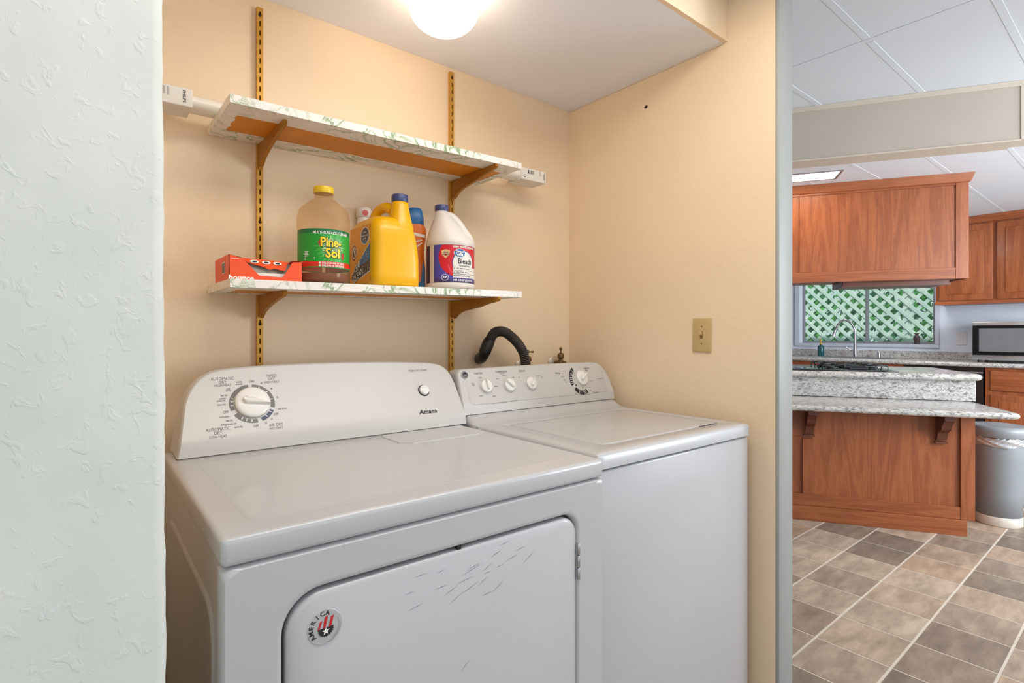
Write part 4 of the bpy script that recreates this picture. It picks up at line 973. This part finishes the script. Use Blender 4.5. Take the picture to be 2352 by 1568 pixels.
# recessed ceiling light
t = angled('ceiling_panel_light', 'recessed fluorescent ceiling light glowing in front of the hanging cabinet', 'ceiling light', CE)
f = MB().box(-.35, .932, 4.235, 4.252, -.006, -.0005).box(-.35, .932, 4.438, 4.458, -.006, -.0005).box(.912, .932, 4.252, 4.438, -.006, -.0005).box(-.35, -.33, 4.252, 4.438, -.006, -.0005)
f.build('frame', 'alu', t, 0); MB().box(-.33, .912, 4.252, 4.438, -.004, -.001).build('diffuser', 'panel_light', t, 0)

# ------------------------------------------------------------------ window wall counter
fc = thing('kitchen_countertop', 'grey granite counter running under the window to the microwave', 'countertop', (6.36, 0, .895))
mb = MB(); h = .020; prof = [(0+h*(1-cos(a)), h+h*sin(a)) for a in [-pi/2+pi*i/8 for i in range(9)]]
sx0, sx1, sy0, sy1 = .11, .47, 1.84, 2.62
pp = [(p, q) for p, q in prof]+[(sx0, .04), (sx0, 0)]
mb.rings([[(x, y, z) for x, z in pp] for y in (-1.0, 3.9)])
mb.box(sx1, .639, -1.0, 3.9, 0, .04).box(sx0, sx1, -1.0, sy0, 0, .04).box(sx0, sx1, sy1, 3.9, 0, .04); mb.build('slab', 'granite', fc, 50)
MB().box(.618, .6385, -1.0, 3.9, .0402, .118, .002, 1).build('backsplash', 'granite', fc)
MB().box(.04, .058, 1.68, 2.98, -.138, -.002).build('front_rail', 'oak_h', fc, 0)
sk = thing('sink', 'stainless kitchen sink set in the counter below the window', 'sink', (6.36, 0, .895))
m_ = MB().box(sx0+.002, sx1-.002, sy0+.002, sy1-.002, -.134, -.130).box(sx0+.001, sx0+.004, sy0+.001, sy1-.001, -.130, .036).box(sx1-.004, sx1-.001, sy0+.001, sy1-.001, -.130, .036).box(sx0+.004, sx1-.004, sy0+.001, sy0+.004, -.130, .036).box(sx0+.004, sx1-.004, sy1-.004, sy1-.001, -.130, .036)
m_.build('basin', 'steel', sk, 0)
rim = MB(); rim.rings([[(x, y, z) for x, y in rrect(sx0-.012+o, sx1+.012-o, sy0-.012+o, sy1+.012-o, .03, 5)] for z, o in ((.0404, 0), (.044, .003), (.044, .013), (.030, .016))], False, False); rim.build('rim', 'steel', sk, 50)
MB().lathe([(.025, 0), (.020, .003), (.0001, .002)], 20, ((sx0+sx1)/2, 2.23, -.130)).build('drain', 'chrome', sk)
t = thing('kitchen_faucet', 'tall chrome gooseneck faucet in front of the window', 'faucet', (6.86, 2.262, .9355))
MB().lathe([(.027, 0), (.026, .006), (.022, .02), (.019, .09), (.016, .12), (.0125, .14)], 24).build('base', 'chrome', t, 60)
Pn = spline([(0, 0, .13), (0, 0, .28), (-.006, .022, .36), (-.028, .075, .418), (-.048, .125, .405), (-.060, .160, .350), (-.066, .178, .300)], 40)
MB().tube(Pn, .0125, 14).build('gooseneck', 'chrome', t, 80)
MB().tube([(-.066, .178, .305), (-.070, .190, .262), (-.074, .198, .232)], lambda u: .0145+.004*u, 14).build('spray_head', 'steel', t, 80)
MB().tube([(0, .018, .075), (-.004, .05, .082), (-.008, .085, .110)], .0075, 10).build('lever', 'chrome', t, 80)
t = thing('soap_bottle', 'teal pump soap bottle left of the faucet', 'bottle', (6.84, 2.612, .9355))
MB().lathe([(.0001, 0), (.034, 0), (.036, .004), (.036, .105), (.030, .122), (.014, .130), (.013, .138)], 24).build('bottle_body', 'green_black_glass', t, 60)
MB().lathe([(.015, .1385), (.015, .152), (.005, .154), (.005, .185), (.010, .186), (.010, .196), (.0001, .197)], 16).box(-.04, 0, -.005, .005, .186, .194).build('pump', 'brass', t, 50)
t = thing('air_gap', 'short chrome air gap cylinder right of the faucet', 'air gap', (6.88, 2.035, .9355))
MB().lathe([(.022, 0), (.022, .004), (.0195, .006), (.0195, .060), (.017, .065), (.0001, .066)], 24).build('cover', 'chrome', t, 50)
t = thing('small_vase', 'small dark vase standing on the window sill', 'vase', (7.020, 1.727, 1.0862))
MB().lathe([(.0001, 0), (.024, 0), (.020, .012), (.030, .045), (.033, .065), (.026, .085), (.014, .098), (.016, .108), (.027, .118), (.024, .119), (.0001, .105)], 24, sx=.6, sy=1).build('vase_body', 'bronze_vase', t, 50)
S(MB().box(6.982, 7.034, wy0+.001, wy1-.001, wz0-.0005, wz0+.0008).build('trim_7', 'vinyl', smooth=0))
t = thing('wall_outlet', 'white outlet plate on the wall left of the microwave', 'outlet', (6.9995, 1.345, 1.150))
MB().box(-.005, 0, -.040, .040, -.065, .065, .002, 1).build('cover_plate', 'outlet_white', t)
for z in (-.032, .010):
    MB().box(-.0075, -.005, -.017, .017, z, z+.028, .001, 1).build('receptacle', 'outlet_white', t)
# microwave
t = thing('microwave', 'stainless microwave with dark glass door at the right end of the counter', 'microwave', (6.50, 0.66, .9355))
MB().box(.012, .40, -.0, .52, .022, .372, .006, 2).build('case', 'steel', t, 50)
for (x, y) in ((.05, .05), (.05, .47), (.36, .05), (.36, .47)): MB().lathe([(.014, 0), (.014, .022)], 12, (x, y, 0)).build('foot', 'black_plastic', t)
dm = MB().box(-.008, .0115, .0, .515, .022, .372, .004, 2); dm.build('door', 'steel', t, 50)
MB().box(-.011, -.0085, .0, .508, .068, .340, .001, 1).build('door_glass', 'blackglass', t)
MB().box(-.0125, -.0112, .03, .462, .100, .312).build('door_window', 'mw_glass', t, 0)
# base cabinets and dishwasher below the counter
t = thing('base_cabinet', 'oak base cabinet with drawer over door under the microwave', 'cabinet', (6.40, .10, .0))
MB().box(.0, .59, 0, .965, .10, .893).build('carcass', 'oak_v', t, 0); MB().box(.06, .58, .001, .964, 0, .099).build('toe_board', 'corbel', t, 0)
for y0, y1 in ((.49, .925), (.03, .46)):
    dw = MB().box(-.019, -.0005, y0, y1, .69, .865, .004, 2).build('drawer', 'oak_hy', t, 50)
    d_ = MB().box(-.019, -.0005, y0, y1, .12, .655, .004, 2).build('door', 'oak_v', t, 50)
    MB().box(-.024, -.0192, y0+.055, y1-.055, .18, .60, .004, 2).build('raised_panel', 'oak_v', d_, 50)
t = thing('dishwasher', 'dark dishwasher with a steel trim strip beside the oak base cabinet', 'dishwasher', (6.385, 1.075, 0))
MB().box(0, .60, 0, .60, .10, .84).build('body', 'dark_appliance', t, 0); MB().box(-.004, .59, .002, .598, .8405, .852).build('trim_strip', 'steel', t, 0); MB().box(.002, .59, 0, .60, .8525, .893).build('control_panel', 'dark_appliance', t, 0)
MB().box(.06, .58, .01, .59, 0, .0995).build('kick_plate', 'dark_appliance', t, 0)
t = thing('sink_cabinet', 'oak cabinet under the sink, mostly hidden by the island', 'cabinet', (6.40, 1.68, 0))
MB().box(0, .59, 0, 1.30, .10, .755).build('carcass', 'oak_v', t, 0)
for y0 in (.03, .66): MB().box(-.019, -.0005, y0, y0+.60, .12, .75, .004, 2).build('door', 'oak_v', t, 50)
# wall cabinets right of the window
t = thing('wall_cabinet', 'oak wall cabinets with framed doors right of the window', 'cabinet', (6.68, -.25, 1.485))
MB().box(.002, .318, 0, 1.735, .002, .838).build('carcass', 'oak_v', t, 0)
MB().box(-.012, .002, -.0, 1.737, -.002, .034, .001, 1).build('bottom_rail', 'oak_hy', t)
MB().box(-.014, .002, -.0, 1.737, .77, .838, .002, 1).build('top_rail', 'oak_hy', t)
for y1 in (1.706, 1.275, .845):
    d_ = MB().box(-.020, .0015, y1-.402, y1, .036, .756, .004, 2).build('door', 'oak_v', t, 50)
    MB().box(-.0245, -.0203, y1-.402+.06, y1-.06, .096, .696, .0035, 2).build('raised_panel', 'oak_v', d_, 50)
# ------------------------------------------------------------------ trash can
t = thing('trash_can', 'tall grey trash can with liner and cream base at the end of the island', 'trash can', (4.560, .694, 0))
MB().lathe([(.0001, 0), (.113, 0), (.1165, .004), (.1165, .055), (.114, .060)], 48).build('base_ring', 'can_base', t, 50)
MB().lathe([(.110, .0605), (.114, .063), (.120, .20), (.132, .42), (.1385, .525), (.136, .535)], 48).build('can_body', 'grey_can', t, 60)
ln = MB(); rs = []
for j in range(15):
    v = j/14; z = .500+.058*v; rs.append([((.1405+.0045*sin(v*pi)+.0026*sin(a*9+v*11)+.002*sin(a*23-v*17))*cos(a), (.1405+.0045*sin(v*pi)+.0026*sin(a*9+v*11)+.002*sin(a*23-v*17))*sin(a), z+.006*sin(a*5+v*2)) for a in [2*pi*i/120 for i in range(120)]])
ln.rings(rs, False, False).build('bag_liner', 'liner', t, 60)
MB().lathe([(.1395, .556), (.1525, .557), (.155, .562), (.156, .595), (.152, .610), (.140, .620), (.120, .6235), (.110, .6205), (.06, .627), (.0001, .630)], 56).build('lid', 'grey_can', t, 40)
# ------------------------------------------------------------------ outside the window
lt = thing('garden_lattice', 'pale diagonal lattice screen standing outside the kitchen window', 'lattice', (7.9, 0, .55))
Y0, Y1, Z0, Z1 = 1.15, 3.75, 0, 1.75
pd = .150; hw = .0212
def clip(c, sgn):                            # line z = sgn*y + c inside the panel
    pts = []
    for y in (Y0, Y1):
        z = sgn*y+c
        if Z0 <= z <= Z1: pts.append((y, z))
    for z in (Z0, Z1):
        y = (z-c)/sgn
        if Y0 < y < Y1: pts.append((y, z))
    return pts[:2] if len(pts) >= 2 else None
for sgn, x0 in ((1, 0), (-1, .0081)):
    k0 = -40
    for k_ in range(-60, 60):
        c = k_*pd+.03
        pq = clip(c, sgn)
        if not pq or math.dist(*pq) < .06: continue
        (ya, za), (yb, zb) = sorted(pq); dy, dz = (yb-ya), (zb-za); ln_ = math.hypot(dy, dz); ny, nz = -dz/ln_*hw, dy/ln_*hw
        MB().prism([(ya-ny, za-nz), (yb-ny, zb-nz), (yb+ny, zb+nz), (ya+ny, za+nz)], lambda y, z: (x0, y, z), lambda y, z: (x0+.008, y, z)).build('slat', 'lattice', lt, 0)
for a in (((Y0-.04, Y1+.04, Z0-.04, Z0+.02)), ((Y0-.04, Y1+.04, Z1-.02, Z1+.04)), ((Y0-.04, Y0+.02, Z0, Z1)), ((Y1-.02, Y1+.04, Z0, Z1))):
    MB().box(-.012, -.001, *a).build('frame_board', 'lattice', lt, 0)
MB().box(.02, .11, 2.0, 2.09, -.6, 1.75).box(.02, .11, 3.6, 3.69, -.6, 1.75).build('post', 'lattice', lt, 0)
hb = MB(); rr = random.Random(3)
for i in range(6800):
    x = 8.5+rr.random()*1.5; y = .2+rr.random()*5.2; z = -.2+rr.random()**1.25*2.6; s_ = .05+rr.random()*.07
    e = Euler((rr.random()*6.3, rr.random()*6.3, rr.random()*6.3)).to_matrix()
    hb.add([Vector((x, y, z))+e @ Vector(q)*s_ for q in ((-1, 0, 0), (-.3, .42, .1), (.5, .36, .05), (1, 0, -.1), (.5, -.36, .05), (-.3, -.42, .1))], [(0, 1, 2, 3), (0, 3, 4, 5)])
o = hb.build('garden_hedge', 'leaf', None, 0); tag(o, 'sunlit green foliage growing behind the lattice outside the window', 'hedge', kind='stuff')
gd = MB().box(7.12, 14, -3, 7, -.16, -.06).build('garden_ground', flat('garden_soil', (170, 168, 150), .9, var=.2), None, 0); S(gd)

for o in C.objects:
    if o.parent and o.type == 'MESH' and not o.get('kind'):
        n_ = o.name.split('.')[0]
        if any(q in n_ for q in ('lettering', 'print', 'marks', '_scale', 'barcode', 'name_shadow', 'sticker_stripes', 'beam_edge')): o['kind'] = 'stuff'
